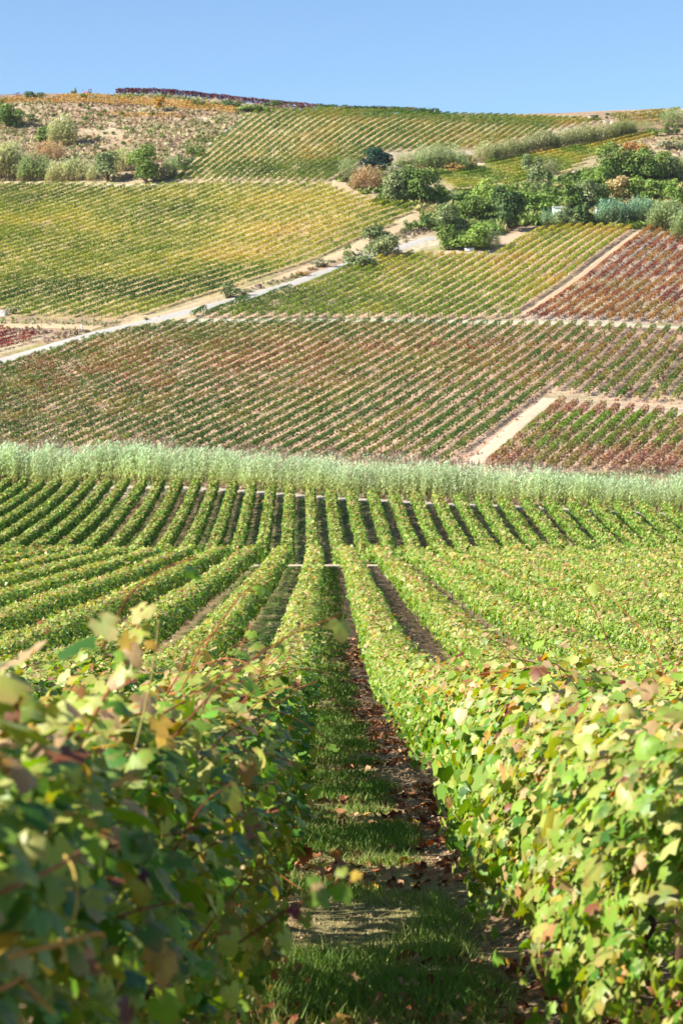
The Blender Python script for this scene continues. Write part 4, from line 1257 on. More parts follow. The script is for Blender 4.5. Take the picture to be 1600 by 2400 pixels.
def bare_tree(px, pyb, w, h, col, label, leafy=None):
    c = cast(px, pyb)
    m = c[1] / F_PX
    W, Hh = w * m, h * m
    rng = np.random.default_rng(int(px + pyb))
    t = thing("bare_tree", c, label, "tree")
    b = Bag()
    ends = []
    def branch(p, d, L, r, lv):
        pts = [p]
        for k in range(4):
            d = unit(d + rng.standard_normal(3) * .16)
            pts.append(pts[-1] + d * L / 4)
        tube(b, pts, np.linspace(r, r * .55, 5), col, 5 if lv < 2 else 3)
        ends.append(pts[-1])
        if lv < 3:
            for k in range(4 if lv < 2 else 3):
                i = rng.integers(2, 5)
                branch(np.array(pts[i]), unit(d + rng.standard_normal(3) * .75 * np.array([W / Hh, W / Hh, .6])), L * .62, r * .55, lv + 1)
    branch(np.array([0, 0, -.3]), np.array([0.1, 0, 1.0]), Hh * .42, .16, 0)
    link("branches", b.mesh("branches", M_WOOD), t)
    if leafy is not None:
        b = Bag()
        n = 260
        P = np.array(ends)[rng.integers(0, len(ends), n)] + rng.standard_normal((n, 3)) * .5
        cards(b, QUAD, QUAD_T, P, rng.standard_normal((n, 3)), rng.standard_normal((n, 3)), rng.uniform(.2, .4, n), jitter(rng, ramp_cols(rng.random(n), [(0, leafy[0]), (1, leafy[2])])))
        link("leaves", b.mesh("leaves", M_FOL), t)
    return t

TREES = [
 ("olive_tree", 252, 426, 60, 63, T_OLIVE, "round grey green olive tree beside the hill path on the left slope", "tree"),
 ("broadleaf_tree", 341, 430, 70, 78, T_GREEN, "tall round green tree beside the hill path, right of the olive", "tree"),
 ("bush", 386, 424, 24, 30, T_GREY, "small grey bush between the bright tree and the top vineyard", "bush"),
 ("bush", 28, 300, 62, 50, T_GREEN, "large dark green bush high on the left edge of the hill", "bush"),
 ("bush", 70, 286, 26, 18, T_OLIVE, "low olive bush right of the large bush on the left hill", "bush"),
 ("bush", 3, 254, 24, 14, T_GREEN, "small green bush at the left edge under the orange rows", "bush"),
 ("bush", 3, 240, 26, 12, T_GREEN, "small dark bush at the left end of the skyline", "bush"),
 ("bush", 83, 232, 38, 15, T_DARK, "dark rounded bush on the left skyline beside the orange rows", "bush"),
 ("bush", 197, 232, 22, 12, T_GREEN, "green bush below the little red tractor", "bush"),
 ("bush", 219, 234, 20, 12, T_GREY, "grey bush right of the green bush below the tractor", "bush"),
 ("bush", 466, 251, 28, 14, T_DARK, "dark round bush right of the middle of the ridge bank", "bush"),
 ("bush", 504, 250, 18, 9, T_GREEN, "small light green bush between the two dark bushes on the ridge bank", "bush"),
 ("bush", 547, 254, 42, 17, T_DARK, "wide dark bush at the right end of the orange rows", "bush"),
 ("bush", 636, 252, 40, 14, T_DARK, "dark flat bush touching the ridge vines above the top vineyard", "bush"),
 ("bush", 590, 262, 90, 12, T_GREEN, "long low green bush along the top of the dry slope", "bush"),
 ("young_tree", 173, 218, 14, 20, T_OLIVE, "thin young tree standing alone on the left skyline", "tree"),
 ("orange_tree", 371, 263, 26, 32, T_ORANGE, "ochre leaved tree standing out of the orange vine rows", "tree"),
 ("bush", 105, 334, 54, 34, T_GREEN, "wide flat green bush above the tall pale reeds on the left", "bush"),
 ("bush", 150, 310, 16, 18, T_DARK, "dark bush at the top of the tall pale reeds", "bush"),
 ("bush", 455, 366, 34, 22, T_GREEN, "green bush against the left edge of the top vineyard", "bush"),
 ("bush", 425, 396, 40, 30, T_OLIVE, "olive bush at the low left corner of the top vineyard", "bush"),
 ("bush", 168, 396, 36, 22, T_OLIVE, "low olive bush among the pale reeds of the left slope", "bush"),
 ("pine_tree", 877, 402, 68, 50, T_PINE, "dark blue green umbrella pine at the right of the top vineyard", "tree"),
 ("bush", 930, 476, 66, 74, T_OLIVE, "tall olive bush at the bend of the farm lane", "bush"),
 ("bush", 985, 480, 76, 82, T_GREEN, "big green bush with yellow leaves right of the lane bend", "bush"),
 ("bush", 946, 440, 70, 50, T_GREY, "greyish bush top behind the lane bend", "bush"),
 ("bush", 1030, 482, 50, 48, T_BRIGHT, "bright green bush under the bare grey tree", "bush"),
 ("broadleaf_tree", 1190, 540, 72, 102, T_DARK, "tall dark green tree in the middle of the wooded gully", "tree"),
 ("bush", 1150, 500, 84, 72, T_BRIGHT, "bright green bush left of the tall dark tree", "bush"),
 ("bush", 1106, 520, 74, 54, T_GREEN, "green bush thicket right of the sandy track end", "bush"),
 ("bush", 1245, 500, 96, 46, T_BRIGHT, "long bright hedge like bush right of the tall dark tree", "bush"),
 ("bush", 1058, 548, 66, 62, T_OLIVE, "olive bush beside the upper end of the white track", "bush"),
 ("bush", 1003, 542, 26, 32, T_DARK, "small dark bush beside the sandy track end", "bush"),
 ("bush", 962, 546, 26, 34, T_GREEN, "small yellow green bush on the bank between the two tracks", "bush"),
 ("bush", 942, 552, 22, 14, T_GREY, "small grey bush on the bank between the two tracks", "bush"),
 ("willow_tree", 890, 606, 78, 68, T_OLIVE, "round feathery olive green tree standing beside the white track", "tree"),
 ("bush", 812, 600, 26, 24, T_GREEN, "small yellow green bush left of the feathery tree", "bush"),
 ("bush", 842, 632, 66, 32, T_OLIVE, "low dark bush hanging over the white track", "bush"),
 ("bush", 760, 626, 46, 16, T_GREY, "low grey bush between the tracks", "bush"),
 ("bush", 536, 700, 44, 34, T_OLIVE, "feathery grey green bush beside the white track at the field corner", "bush"),
 ("bush", 570, 694, 34, 16, T_GREY, "dry grey bush right of the feathery bush at the field corner", "bush"),
 ("bush", 712, 648, 30, 12, T_BROWN, "reddish low bush on the verge between the tracks", "bush"),
 ("bush", 1100, 586, 88, 52, T_BRIGHT, "bright green rounded bush behind the white trough", "bush"),
 ("bush", 1048, 588, 40, 60, T_GREEN, "dark upright bush left of the white trough", "bush"),
 ("bush", 1142, 546, 74, 28, T_BRIGHT, "bright green low bush behind the drooping reeds", "bush"),
 ("bush", 1244, 410, 46, 42, T_OLIVE, "olive bush left of the bare branched tree", "bush"),
 ("bush", 1260, 452, 60, 56, T_OLIVE, "dark olive bush under the bare branched tree", "bush"),
 ("bush", 1286, 466, 38, 38, T_GREEN, "rounded ivy bush with a dark shadow side", "bush"),
 ("bush", 1335, 496, 42, 60, T_GREEN, "ivy covered column like bush behind the white shed", "bush"),
 ("broadleaf_tree", 1372, 490, 70, 66, T_OLIVE, "olive green tree behind the white shed", "tree"),
 ("bush", 1404, 480, 50, 44, T_GREEN, "green bush left of the tan thicket", "bush"),
 ("broadleaf_tree", 1443, 432, 98, 84, T_GREEN, "large green tree below the ridge vineyard on the right", "tree"),
 ("bush", 1400, 440, 60, 48, T_BRIGHT, "bright green bush left of the large tree", "bush"),
 ("broadleaf_tree", 1523, 432, 84, 74, T_GREEN, "second large green tree on the right slope", "tree"),
 ("bush", 1575, 430, 58, 54, T_OLIVE, "olive bush right of the second large tree", "bush"),
 ("bush", 1488, 360, 54, 24, T_BROWN, "rusty brown bush above the large tree", "bush"),
 ("bush", 1497, 380, 36, 30, T_GREEN, "dark green bush under the rusty brown bush", "bush"),
 ("bush", 1450, 472, 62, 50, T_TAN, "dry tan thicket between green bushes on the right", "bush"),
 ("bush", 1500, 474, 60, 52, T_BRIGHT, "bright green round bush right of the tan thicket", "bush"),
 ("bush", 1543, 474, 40, 42, T_BRIGHT, "bright green bush second from the right edge above the reed bank", "bush"),
 ("bush", 1586, 480, 46, 54, T_BRIGHT, "bright green bush at the right edge above the reed bank", "bush"),
 ("broadleaf_tree", 1368, 532, 50, 64, T_DARK, "dark tree between the white shed and the blue green reeds", "tree"),
 ("bush", 1328, 534, 50, 42, T_OLIVE, "olive bush in front of the white shed", "bush"),
 ("bush", 1576, 350, 60, 18, T_GREY, "grey bush on the dry bank at the right edge", "bush"),
 ("bush", 1572, 316, 34, 24, T_GREEN, "green and orange bush at the right end of the ridge", "bush"),
 ("bush", 1530, 316, 40, 14, T_GREEN, "low green bush above the small ridge vineyard", "bush"),
 ("conifer", 1421, 279, 11, 13, T_DARK, "tiny dark conifer on the skyline beside the pale hut", "tree"),
 ("bush", 1348, 279, 10, 8, T_DARK, "tiny dark bush on the skyline left of the pale hut", "bush"),
 ("bush", 1068, 405, 46, 22, T_BROWN, "brown and green bush between the reed stands", "bush"),
 ("bush", 30, 736, 30, 16, T_GREY, "dry grey bush beside the pale boulder at the left edge", "bush"),
]
for r in TREES:
    tree(*r[:6], r[6], r[7], trunk=.10 if r[7] == "tree" else .0, dens=1.15)
bare_tree(1052, 470, 44, 58, lin(190, 184, 172, .6), "bare pale grey tree at the foot of the small vineyard")
bare_tree(1290, 446, 60, 96, lin(170, 156, 130, .6), "thin branched half bare tree in front of the small vineyard", T_GREY)

# small round shrubs dotted over the dry slope
ZS = [(485, 245), (540, 255), (565, 220), (595, 250), (665, 278), (690, 310), (655, 338), (670, 362), (530, 395), (757, 390), (612, 430), (675, 425), (545, 510), (640, 405), (265, 180), (350, 190), (388, 145), (530, 132), (585, 148),
      (365, 240), (435, 270), (660, 195), (715, 205), (800, 190), (838, 160), (790, 232), (835, 287), (865, 307), (1048, 275), (1075, 258), (985, 272), (992, 370), (880, 382), (815, 390), (1115, 372), (1197, 225), (1265, 188), (1260, 233),
      (1338, 257), (1365, 238), (1405, 225), (1365, 272), (1300, 298), (1303, 333), (1330, 318), (1245, 298), (1183, 298), (1205, 330), (1485, 243), (1425, 240), (1022, 455), (1065, 335), (470, 410), (330, 410), (265, 400), (490, 460),
      (830, 590), (425, 245), (600, 185), (690, 172), (1005, 185), (590, 340), (575, 540), (1080, 455), (1230, 372), (980, 312), (750, 312), (1280, 256)]
SHRUB = []
for k in range(4):
    b = Bag()
    crown_cards(b, np.random.default_rng(800 + k), (0, 0, .42), .55, .55, .5, 170, .22, (T_GREEN, T_BRIGHT, T_GREEN, T_OLIVE)[k], 5)
    SHRUB.append(b.mesh("shrub", M_FOL))
rng = np.random.default_rng(88)
bands = {"high up under the orange rows": [], "midway up the dry slope": [], "low on the dry slope above the reeds": []}
for zx, zy in ZS:
    bands["high up under the orange rows" if zy < 236 else "midway up the dry slope" if zy < 345 else "low on the dry slope above the reeds"].append((zx, zy))
for bn, lst in bands.items():
    for i, (zx, zy) in enumerate(sorted(lst)):
        c = cast(zx / 2.8, 200 + zy / 2.8 + 4)
        s = rng.uniform(1.1, 2.1)
        o = tag(link("shrub", SHRUB[int(rng.integers(4))], None, c), f"small round green shrub {bn}, {nth(i + 1)} from the left", "shrub", "round shrubs on the dry slope")
        o.scale = (s, s, s * rng.uniform(.8, 1.05)); o.rotation_euler = (0, 0, rng.uniform(0, 6.28))

# ------------------------------------------------------------------ ground cover that nobody could count
def cover(name, poly_px, per_m2, size, stops, label, cat, seed, noise=8.0, up=.8, tmin=190.0, thr=0.0, lift=.1, mat=None):
    poly = plan(dense(poly_px + [poly_px[0]])[:-1], tmin)
    rng = np.random.default_rng(seed)
    lo, hi = poly.min(0), poly.max(0)
    area = abs(np.dot(poly[:, 0], np.roll(poly[:, 1], 1)) - np.dot(poly[:, 1], np.roll(poly[:, 0], 1))) / 2
    n = int(per_m2 * np.prod(hi - lo))
    P = rng.uniform(lo, hi, (n, 2))
    P = P[inpoly(P, poly)]
    P = P[fnoise(P[:, 0], P[:, 1], noise, seed, 3) + .25 * (rng.random(len(P)) - .5) > thr]
    n = len(P)
    s = size * rng.uniform(.5, 1.5, n)
    C = jitter(rng, ramp_cols(fnoise(P[:, 0], P[:, 1], noise * 1.7, seed + 3, 3) + .25 * (rng.random(n) - .5), stops), .15)
    bag = Bag()
    for k in range(3):
        Q = np.column_stack([P + rng.standard_normal((n, 2)) * s[:, None] * .35, H(P[:, 0], P[:, 1]) + lift + s * .2 + rng.random(n) * s * .4])
        cards(bag, TRI, TRI_T, Q, rng.standard_normal((n, 3)) + np.array([-.2, -.4, .5]), np.array([0, 0, up]) + rng.standard_normal((n, 3)) * .5, s, C)
    tag(link(name, bag.mesh(name, mat or M_FOL)), label, cat, kind="stuff")
DG = [(.25, lin(172, 146, 118, .66)), (.40, lin(196, 174, 138, .66)), (.55, lin(206, 188, 150, .62)), (.68, lin(164, 164, 104, .62)), (.85, lin(120, 142, 72, .62))]
cover("dry_grass", [(-120, 236), (200, 222), (420, 226), (600, 258), (520, 316), (400, 424), (-120, 424)], 0.85, .80, DG, "tufts of dry grass and heather covering the left hill", "dry grass", 1200, 10, thr=.40)
cover("dry_grass", [(560, 256), (200, 220), (150, 222), (300, 216), (500, 232), (700, 256)], 0.30, .7, DG, "dry grass tufts along the bare ridge", "dry grass", 1210, 10, thr=.35)
cover("dry_grass", [(1400, 350), (1540, 325), (1700, 310), (1700, 420), (1480, 400)], 0.35, .8, DG, "dry grass tufts on the bank right of the small vineyard", "dry grass", 1220, 8, thr=.35)
GC = [(.2, lin(84, 108, 56, .62)), (.42, lin(124, 150, 70, .62)), (.6, lin(150, 158, 92, .62)), (.8, lin(184, 170, 116, .62))]
cover("undergrowth", [(880, 478), (905, 430), (1010, 455), (1100, 452), (1260, 432), (1330, 416), (1400, 398), (1470, 392), (1700, 400), (1700, 545), (1520, 540), (1300, 528), (1200, 530), (1170, 555), (1100, 585), (1045, 580), (1030, 545), (985, 540), (990, 500)],
      1.9, 1.25, GC, "tangled green undergrowth filling the wooded gully", "undergrowth", 1230, 9, thr=.34)
cover("undergrowth", [(790, 420), (880, 395), (960, 380), (1110, 370), (1110, 402), (1010, 410), (900, 450), (850, 455)], 1.6, 1.1, GC, "green and dry undergrowth around the dark pine", "undergrowth", 1240, 7, thr=.36)
VG = [(.25, lin(150, 128, 116, .6)), (.45, lin(186, 168, 136, .6)), (.65, lin(166, 170, 110, .6)), (.85, lin(124, 144, 72, .6))]
cover("verge_weeds", [(300, 764), (480, 716), (620, 668), (780, 612), (870, 574), (960, 540), (1000, 520), (1020, 545), (925, 578), (800, 616), (680, 660), (545, 698), (400, 738)], 1.1, .6, VG, "dry weeds on the verge between the white and the sandy track", "weeds", 1250, 5, thr=.36)
cover("verge_weeds", [(0, 770), (180, 772), (215, 778), (130, 806), (100, 812), (100, 790)], 1.2, .55, [(.2, lin(150, 124, 112, .6)), (.5, lin(190, 168, 142, .6)), (.8, lin(172, 170, 120, .6))], "brownish weeds around the white marker post", "weeds", 1260, 4, thr=.38)
cover("verge_weeds", [(-100, 742), (30, 748), (290, 756), (250, 768), (0, 760), (-100, 758)], 1.2, .4, [(.2, lin(150, 160, 100, .6)), (.5, lin(178, 182, 128, .6)), (.8, lin(160, 176, 104, .6))], "green verge grass below the left vineyard", "grass", 1270, 5, thr=.3)
cover("verge_weeds", [(0, 862), (218, 800), (420, 758), (430, 748), (300, 770), (210, 792), (0, 852)], 1.2, .45, [(.2, lin(120, 150, 84, .6)), (.5, lin(160, 172, 110, .6)), (.8, lin(190, 180, 130, .6))], "grass edge between the white track and the rusty rows", "grass", 1280, 5, thr=.3)
# dead leaves and weeds between the rows of the slope vineyards
cover("row_weeds", FIELDS['A']['poly'], 0.30, .42, [(.25, lin(206, 160, 136, .6)), (.5, lin(222, 192, 160, .6)), (.8, lin(176, 168, 112, .6))], "dry weeds between the rusty vine rows", "weeds", 1300, 6, thr=.42, lift=.0)
cover("row_weeds", FIELDS['D']['poly'], 0.35, .45, [(.25, lin(190, 150, 130, .6)), (.5, lin(206, 190, 164, .6)), (.8, lin(168, 172, 130, .6))], "pale weeds between the red vine rows", "weeds", 1310, 6, thr=.40, lift=.0)
cover("row_weeds", FIELDS['B']['poly'], 0.35, .42, [(.25, lin(206, 160, 146, .6)), (.5, lin(216, 186, 160, .6)), (.8, lin(186, 172, 130, .6))], "pinkish weeds between the vine rows by the earth path", "weeds", 1320, 6, thr=.40, lift=.0)

# ------------------------------------------------------------------ the aisle floor: grass, fallen leaves, clods
def aisle_points(rng, n, ya, yb, pw, ta, tb, k0=0, k1=0):
    y = ya + (yb - ya) * rng.random(n) ** pw
    k = rng.integers(k0, k1 + 1, n)
    t = rng.uniform(ta, tb, n)
    x = ROW0 + ROWS * k + t + row_bend(y)
    return x, y, t

rng = np.random.default_rng(1500)
bag = Bag()
for n, ya, yb, k0, k1 in ((62000, 6.5, 18, 0, 0), (50000, 18, 45, 0, 0), (26000, 45, 150, 0, 0), (22000, 20, 150, -4, 4)):
    x, y, t = aisle_points(rng, n, ya, yb, 1.25, .30, 1.75, k0, k1)
    g = .04 + fnoise(x, y, 1.1, 97, 3) + .20 * (rng.random(n) - .5) - .38 * smooth01(.30, .0, np.minimum(t - .25, 1.75 - t))
    kp = g > .12
    x, y, g = x[kp], y[kp], g[kp]
    n = len(x)
    h = rng.uniform(.02, .09, n) * (0.35 + 1.3 * smooth01(.46, .65, g)) * np.interp(y, [8, 60], [1, 1.5])
    w = np.maximum(.0045, .00042 * y) * rng.uniform(.7, 1.3, n)
    a = rng.random(n) * 6.283
    ln = rng.standard_normal((n, 2)) * .5
    b0 = np.column_stack([x, y, H(x, y) - .01])
    s = np.column_stack([np.cos(a), np.sin(a), a * 0]) * w[:, None]
    tp = b0 + np.column_stack([ln * h[:, None], h])
    V = np.stack([b0 - s, b0 + s, tp], 1).reshape(-1, 3)
    C = ramp_cols(g + .22 * (rng.random(n) - .5), [(.38, lin(204, 182, 136, .62)), (.50, lin(186, 184, 116, .62)), (.60, lin(146, 170, 86, .62)), (.78, lin(116, 154, 68, .62))])
    bag.add(V, np.arange(3 * n).reshape(-1, 3), np.repeat(jitter(rng, C, .2), 3, 0))
tag(link("aisle_grass", bag.mesh("aisle_grass", M_GRASS)), "short patchy grass down the middle of the aisle between the vine rows", "grass", kind="stuff")

DEADC = [lin(168, 104, 72, .62), lin(196, 136, 96, .62), lin(146, 84, 58, .62), lin(214, 164, 124, .62), lin(186, 146, 80, .62), lin(120, 70, 52, .62), lin(226, 176, 70, .62)]
DEADW = np.array([.24, .24, .16, .18, .07, .09, .02])
DEAD_ME = {}
def dead_mesh(k, c):
    if (k, c) not in DEAD_ME:
        r = np.random.default_rng(60 + k)
        V, T = grape_leaf(r, (1.0, 1.6, -.9, .5)[k])
        V = V.copy(); V[:, 2] += .22 * r.standard_normal(len(V)) * (np.abs(V[:, 0]) + .2)
        DEAD_ME[(k, c)] = mesh("fallen_leaf", V, T, DEADC[c] * (1 + .25 * r.standard_normal((len(V), 1))).clip(.5, 1.5), M_DEAD)
    return DEAD_ME[(k, c)]
rng = np.random.default_rng(1600)
X_, Y_ = [], []
for n, ta, tb, pw in ((2300, 1.40, 2.35, 2.0), (1000, .12, .60, 2.0), (1500, .45, 1.5, 2.2)):
    x, y, t = aisle_points(rng, n, 7.5, 75, pw, ta, tb)
    kp = fnoise(x, y, 1.4, 99, 2) > .40
    X_.append(x[kp]); Y_.append(y[kp])
x, y = np.concatenate(X_), np.concatenate(Y_)
P = np.column_stack([x, y, H(x, y)])
px_, py_, dd = screen(P)
o_ = np.argsort(np.where((px_ > 0) & (px_ < 1600) & (py_ < 2400), dd, 1e6))
size = rng.uniform(.055, .115, len(x))
nrm = rng.standard_normal((len(x), 3)) * .45 + np.array([0, 0, 1.0])
tipd = rng.standard_normal((len(x), 3))
ci = rng.choice(len(DEADC), len(x), p=DEADW)
for i in o_[:300]:
    sd, tp, nn = leaf_frame(nrm[i], tipd[i])
    o = link("fallen_leaf", dead_mesh(int(rng.integers(4)), int(ci[i])), GROUND)
    c = P[i] + np.array([0, 0, .022]); z = size[i]
    o.matrix_local = Matrix(((sd[0] * z, tp[0] * z, nn[0] * z, c[0]), (sd[1] * z, tp[1] * z, nn[1] * z, c[1]), (sd[2] * z, tp[2] * z, nn[2] * z, c[2]), (0, 0, 0, 1)))
r_ = o_[300:]
bag = Bag()
cards(bag, PENT * np.array([1, 1, 2.5]), PENT_T, P[r_] + np.array([0, 0, .02]), nrm[r_], tipd[r_], size[r_] * np.interp(y[r_], [10, 60], [1, 1.5]), np.array(DEADC)[ci[r_]])
tag(link("fallen_leaves", bag.mesh("fallen_leaves", M_DEAD)), "rust brown fallen vine leaves littering the soil beside the rows", "fallen leaves", kind="stuff")

rng = np.random.default_rng(1700)
ico = np.array([[0, 0, .7], [.6, 0, .15], [.18, .57, .12], [-.5, .35, .18], [-.48, -.36, .1], [.2, -.58, .14], [0, 0, -.4]])
icoT = np.array([[0, 1, 2], [0, 2, 3], [0, 3, 4], [0, 4, 5], [0, 5, 1], [6, 2, 1], [6, 3, 2], [6, 4, 3], [6, 5, 4], [6, 1, 5]])
bag = Bag()
for n, ta, tb in ((2200, 1.45, 2.35), (900, .1, .55), (300, .5, 1.5)):
    x, y, t = aisle_points(rng, n, 7.0, 45, 1.6, ta, tb)
    a = rng.random(n) * 6.283
    cards(bag, ico * np.array([1, 1, .8]), icoT, np.column_stack([x, y, H(x, y) + .005]), rng.standard_normal((n, 3)) * .5 + np.array([0, 0, 1.]), rng.standard_normal((n, 3)),
          .02 + .035 * rng.random(n) ** 3, jitter(rng, np.tile(lin(190, 158, 124, .6), (n, 1)), .15))
tag(link("soil_clods", bag.mesh("soil_clods", M_SOIL)), "small dry soil clods along the tilled strips of the aisle", "soil clods", kind="stuff")

# dry twigs and straw on the floor
bag = Bag()
x, y, t = aisle_points(rng, 2600, 7.0, 40, 1.6, .1, 2.3)
a = rng.random(2600) * 3.1416
d = np.column_stack([np.cos(a), np.sin(a), rng.uniform(-.1, .35, 2600)]) * rng.uniform(.04, .16, 2600)[:, None]
b0 = np.column_stack([x, y, H(x, y) + .012])
w = np.column_stack([-np.sin(a), np.cos(a), a * 0]) * .0035
V = np.stack([b0 - d - w, b0 - d + w, b0 + d], 1).reshape(-1, 3)
bag.add(V, np.arange(len(V)).reshape(-1, 3), np.repeat(jitter(rng, np.tile(lin(214, 190, 140, .6), (2600, 1)), .25), 3, 0))
tag(link("straw", bag.mesh("straw", M_DEAD)), "dry straw and twigs scattered over the aisle floor", "straw", kind="stuff")

# ------------------------------------------------------------------ small built things on the slopes
def part(t, name, build, mat=M_SOLID, smooth=False):
    b = Bag(); build(b)
    return link(name, b.mesh(name, mat, smooth=smooth), t)
def wheel_part(t, c, r, w, name="wheel"):
    def f(b):
        an = np.arange(14) * 2 * math.pi / 14
        ring = np.column_stack([an * 0, np.cos(an) * r, np.sin(an) * r])
        V = np.vstack([ring + [-w / 2, 0, 0], ring + [w / 2, 0, 0], [[-w / 2 - .02, 0, 0], [w / 2 + .02, 0, 0]]])
        T = []
        for k in range(14):
            j = (k + 1) % 14
            T += [(k, j, 14 + j), (k, 14 + j, 14 + k), (28, j, k), (29, 14 + k, 14 + j)]
        b.add(V, T, lin(40, 38, 38, .6))
    o = part(t, name, f)
    o.location = c
    rim = part(o, "rim", lambda b: (box(b, (0, 0, 0), (w * 1.1, r * .8, r * .8), lin(180, 170, 150, .6)), box(b, (0, 0, 0), (w * 1.08, r * .95, r * .3), lin(180, 170, 150, .6))))
    return o
RED_P = lin(214, 96, 84, .6)
# red tractor with its folded loader, on the bare crest
c = cast(205, 219)
t = thing("tractor", c, "small red tractor with dark cab parked on the left skyline", "tractor")
part(t, "body", lambda b: (box(b, (0.1, 0, .95), (2.6, 1.1, .55), RED_P), box(b, (-.9, 0, 1.25), (1.0, .9, .35), RED_P), box(b, (.1, 0, .62), (2.4, .5, .25), lin(60, 56, 56, .6))))
part(t, "cab", lambda b: [box(b, (1.0 + dx, dy, 1.75), (.08, .08, 1.0), lin(60, 50, 60, .6)) for dx in (-.5, .5) for dy in (-.45, .45)] + [box(b, (1.0, 0, 2.28), (1.25, 1.15, .1), RED_P), box(b, (1.45, 0, 1.75), (.05, .9, .8), lin(80, 90, 110, .6))])
part(t, "mast", lambda b: tube(b, [(-1.3, 0, 1.2), (-1.75, 0, 2.2), (-1.95, 0, 3.1)], [.09, .07, .05], lin(150, 110, 110, .6)))
for dx, dy, r in ((.95, .7, .72), (.95, -.7, .72), (-1.0, .62, .5), (-1.0, -.62, .5)):
    w = wheel_part(t, (dx, dy, r), r, .32); w.rotation_euler = (0, 0, math.radians(90))
# dark open tractor at the left end of the skyline
c = cast(45, 231)
t = thing("tractor", c, "small black open tractor with a canopy at the far left skyline", "tractor")
DKM = lin(48, 52, 66, .6)
part(t, "body", lambda b: (box(b, (.25, 0, .8), (1.7, .8, .45), DKM), box(b, (-.55, 0, .75), (.7, .9, .3), DKM)))
part(t, "canopy", lambda b: [box(b, (dx, dy, 1.5), (.07, .07, 1.1), DKM) for dx in (-.75, .2) for dy in (-.45, .45)] + [box(b, (-.28, 0, 2.07), (1.35, 1.1, .08), DKM)])
for dx, dy, r in ((-.5, .55, .55), (-.5, -.55, .55), (.75, .5, .38), (.75, -.5, .38)):
    w = wheel_part(t, (dx, dy, r), r, .26); w.rotation_euler = (0, 0, math.radians(90))

# the white shed half hidden by bushes
c = cast(1311, 512)
t = thing("shed", c, "small white shed half hidden by bushes above the yellow green rows", "shed")
WH = lin(240, 240, 238, .75)
part(t, "wall", lambda b: box(b, (0, 0, 1.5), (3.9, 3.0, 3.4), WH))
def roof_f(b):
    V = np.array([[-2.15, -1.7, 3.2], [2.15, -1.7, 3.0], [2.15, 1.7, 3.35], [-2.15, 1.7, 3.55], [-2.15, -1.7, 3.06], [2.15, -1.7, 2.86], [2.15, 1.7, 3.21], [-2.15, 1.7, 3.41]])
    q = [(0, 1, 2, 3), (7, 6, 5, 4), (0, 4, 5, 1), (1, 5, 6, 2), (2, 6, 7, 3), (3, 7, 4, 0)]
    b.add(V, [x for a in q for x in ((a[0], a[1], a[2]), (a[0], a[2], a[3]))], lin(226, 224, 216, .7))
part(t, "roof", roof_f)
part(t, "door", lambda b: box(b, (.9, -1.52, 1.1), (.9, .06, 2.0), lin(150, 160, 170, .6)))
c = cast(1296, 506)
t = thing("barrel", c + np.array([0, -1.2, 0]), "blue barrel standing against the white shed", "barrel")
part(t, "drum", lambda b: tube(b, [(0, 0, 0), (0, 0, .08), (0, 0, .5), (0, 0, .92), (0, 0, 1.0)], [.33, .36, .39, .36, .34], lin(60, 110, 200, .7), 12), smooth=True)
part(t, "lid", lambda b: tube(b, [(0, 0, 1.0), (0, 0, 1.05)], [.35, .3], lin(50, 90, 170, .7), 12))
c = cast(1401, 510)
t = thing("farm_hut", c, "tiny white hut with a terracotta roof beside the blue green reeds", "hut")
part(t, "wall", lambda b: box(b, (0, 0, 1.5), (1.6, 1.8, 2.6), WH))
def hroof(b):
    V = np.array([[-1.0, -1.1, 2.6], [1.0, -1.1, 2.6], [1.0, 1.1, 2.6], [-1.0, 1.1, 2.6], [-1.0, 0, 3.1], [1.0, 0, 3.1]])
    b.add(V, [(0, 1, 5), (0, 5, 4), (2, 3, 4), (2, 4, 5), (0, 4, 3), (1, 2, 5)], lin(206, 128, 90, .6))
part(t, "roof", hroof)
part(t, "window", lambda b: box(b, (-.3, -.92, 1.7), (.5, .05, .5), lin(70, 90, 150, .6)))
# water trough by the drooping reeds
c = cast(1099, 590)
t = thing("trough", c, "white concrete water trough at the edge of the yellow green rows", "trough")
def trough(b):
    box(b, (0, -.4, .4), (2.1, .12, .9), WH); box(b, (0, .4, .4), (2.1, .12, .9), WH)
    box(b, (-1.11, 0, .4), (.12, .92, .9), WH); box(b, (1.11, 0, .4), (.12, .92, .9), WH)
part(t, "basin", trough)
part(t, "water", lambda b: box(b, (0, 0, .33), (2.08, .67, .7), lin(90, 110, 110, .5)))
# hut on the right skyline
c = cast(1388, 281)
t = thing("hut", c, "low beige hut with a dark doorway on the right skyline", "hut")
part(t, "wall", lambda b: box(b, (-.3, 0, .65), (2.9, 2.2, 1.5), lin(196, 178, 160, .6)))
part(t, "roof", lambda b: box(b, (0, 0, 1.48), (3.8, 2.5, .16), lin(206, 190, 174, .6)))
part(t, "doorway", lambda b: box(b, (1.45, -.25, .65), (.5, 1.6, 1.45), lin(70, 64, 72, .5)))
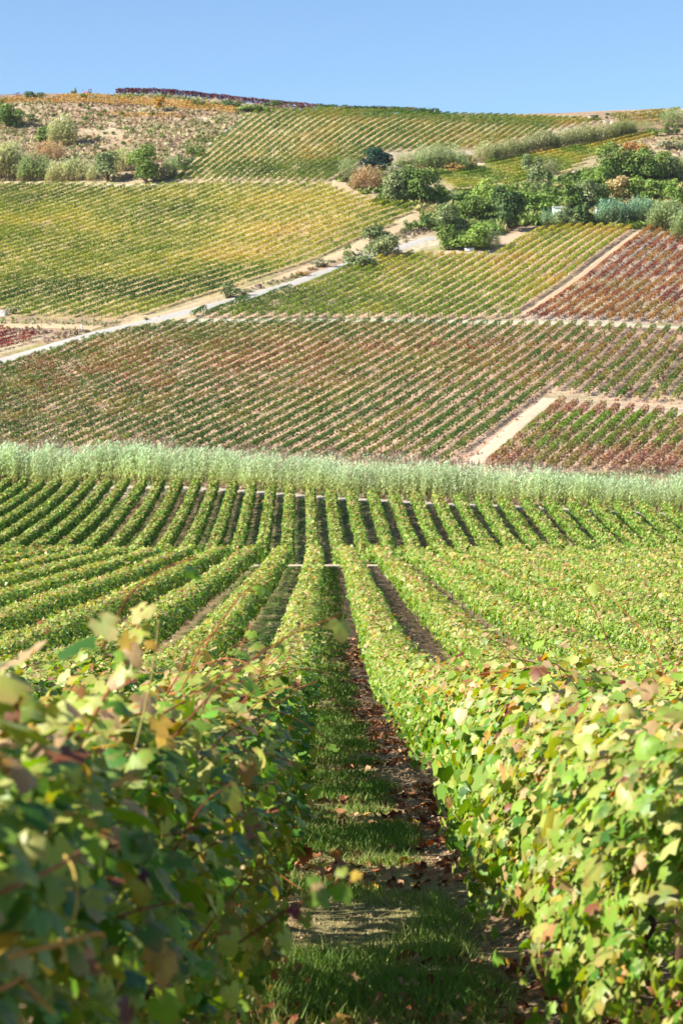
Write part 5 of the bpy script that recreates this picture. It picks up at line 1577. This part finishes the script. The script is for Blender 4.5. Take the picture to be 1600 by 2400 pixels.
# marker post, tyre and rocks by the white track
c = cast(192, 777)
t = thing("marker_post", c, "white marker post standing in weeds at the track fork", "post")
part(t, "shaft", lambda b: tube(b, [(0, 0, -.2), (0, 0, .9), (-.02, 0, 1.12), (-.03, 0, 1.22)], [.16, .16, .15, .08], WH, 10), smooth=True)
part(t, "band", lambda b: tube(b, [(0, 0, .75), (0, 0, .88)], [.172, .172], lin(210, 210, 206, .6), 10))
c = cast(179, 788)
t = thing("tyre", c, "black tyre lying on edge beside the white track", "tyre")
def torus(b, R=.34, r=.15):
    a = np.arange(16) * 2 * math.pi / 16; p = np.arange(8) * 2 * math.pi / 8
    V = np.array([[ (R + r * math.cos(q)) * math.cos(k), r * 1.2 * math.sin(q), (R + r * math.cos(q)) * math.sin(k) + R + r] for k in a for q in p])
    T = []
    for i in range(16):
        for j in range(8):
            A, B, Cc, D = i * 8 + j, ((i + 1) % 16) * 8 + j, ((i + 1) % 16) * 8 + (j + 1) % 8, i * 8 + (j + 1) % 8
            T += [(A, B, Cc), (A, Cc, D)]
    b.add(V, T, lin(34, 32, 34, .5))
part(t, "casing", torus, smooth=True)
t.rotation_euler = (0.2, 0, .5)
def boulder(px, py, w, h, col, label, seed):
    c = cast(px, py); m = c[1] / F_PX
    r = np.random.default_rng(seed)
    a = np.arange(9) * 2 * math.pi / 9
    rings = []
    for z, k in ((-.25, 1.0), (.25, 1.0), (.65, .8), (.95, .45)):
        rr = k * (1 + .16 * r.standard_normal(9))
        rings.append(np.column_stack([np.cos(a) * rr * w * m / 2, np.sin(a) * rr * w * m / 2.6, np.full(9, z * h * m) + .05 * r.standard_normal(9)]))
    V = np.vstack(rings + [[[0, 0, h * m]]])
    T = []
    for i in range(3):
        for j in range(9):
            p, q = i * 9 + j, i * 9 + (j + 1) % 9
            T += [(p, q, q + 9), (p, q + 9, p + 9)]
    T += [(27 + j, 27 + (j + 1) % 9, 36) for j in range(9)]
    b = Bag(); b.add(V, T, col)
    return tag(link("boulder", b.mesh("boulder", M_SOIL), None, c), label, "boulder")
boulder(8, 741, 26, 12, lin(226, 220, 208, .62), "pale flat boulder at the left edge below the left vineyard", 1)
boulder(1420, 288, 16, 7, lin(206, 192, 174, .55), "pale rock on the right skyline below the tiny conifer", 2)
boulder(1434, 290, 13, 6, lin(214, 200, 184, .62), "smaller pale rock right of the skyline rock", 3)
boulder(150, 280, 16, 7, lin(214, 200, 180, .62), "grey white rock on the dry hill right of the big left bush", 4)
# stakes at the edge of the left vineyard and along the dry slope's boundary
for px, py, lab in ((97, 765, "thin dark stake beside the field track on the left"), (193, 752, "wooden stake at the low edge of the left vineyard"), (239, 752, "rusty stake with pale foot at the low edge of the left vineyard"),
                    (697, 648, "wooden stake on the verge beside the white track"), (530, 300, "slender stake on the boundary of the top vineyard"), (450, 708, "wooden stake at the corner of the left vineyard by the track")):
    c = cast(px, py)
    b = Bag(); tube(b, [(0, 0, -.2), (.02, 0, .8), (.03, .02, 1.6)], [.07, .06, .05], lin(150, 124, 100, .5), 6)
    tag(link("stake", b.mesh("stake", M_WOOD, smooth=True), None, c), lab, "stake")
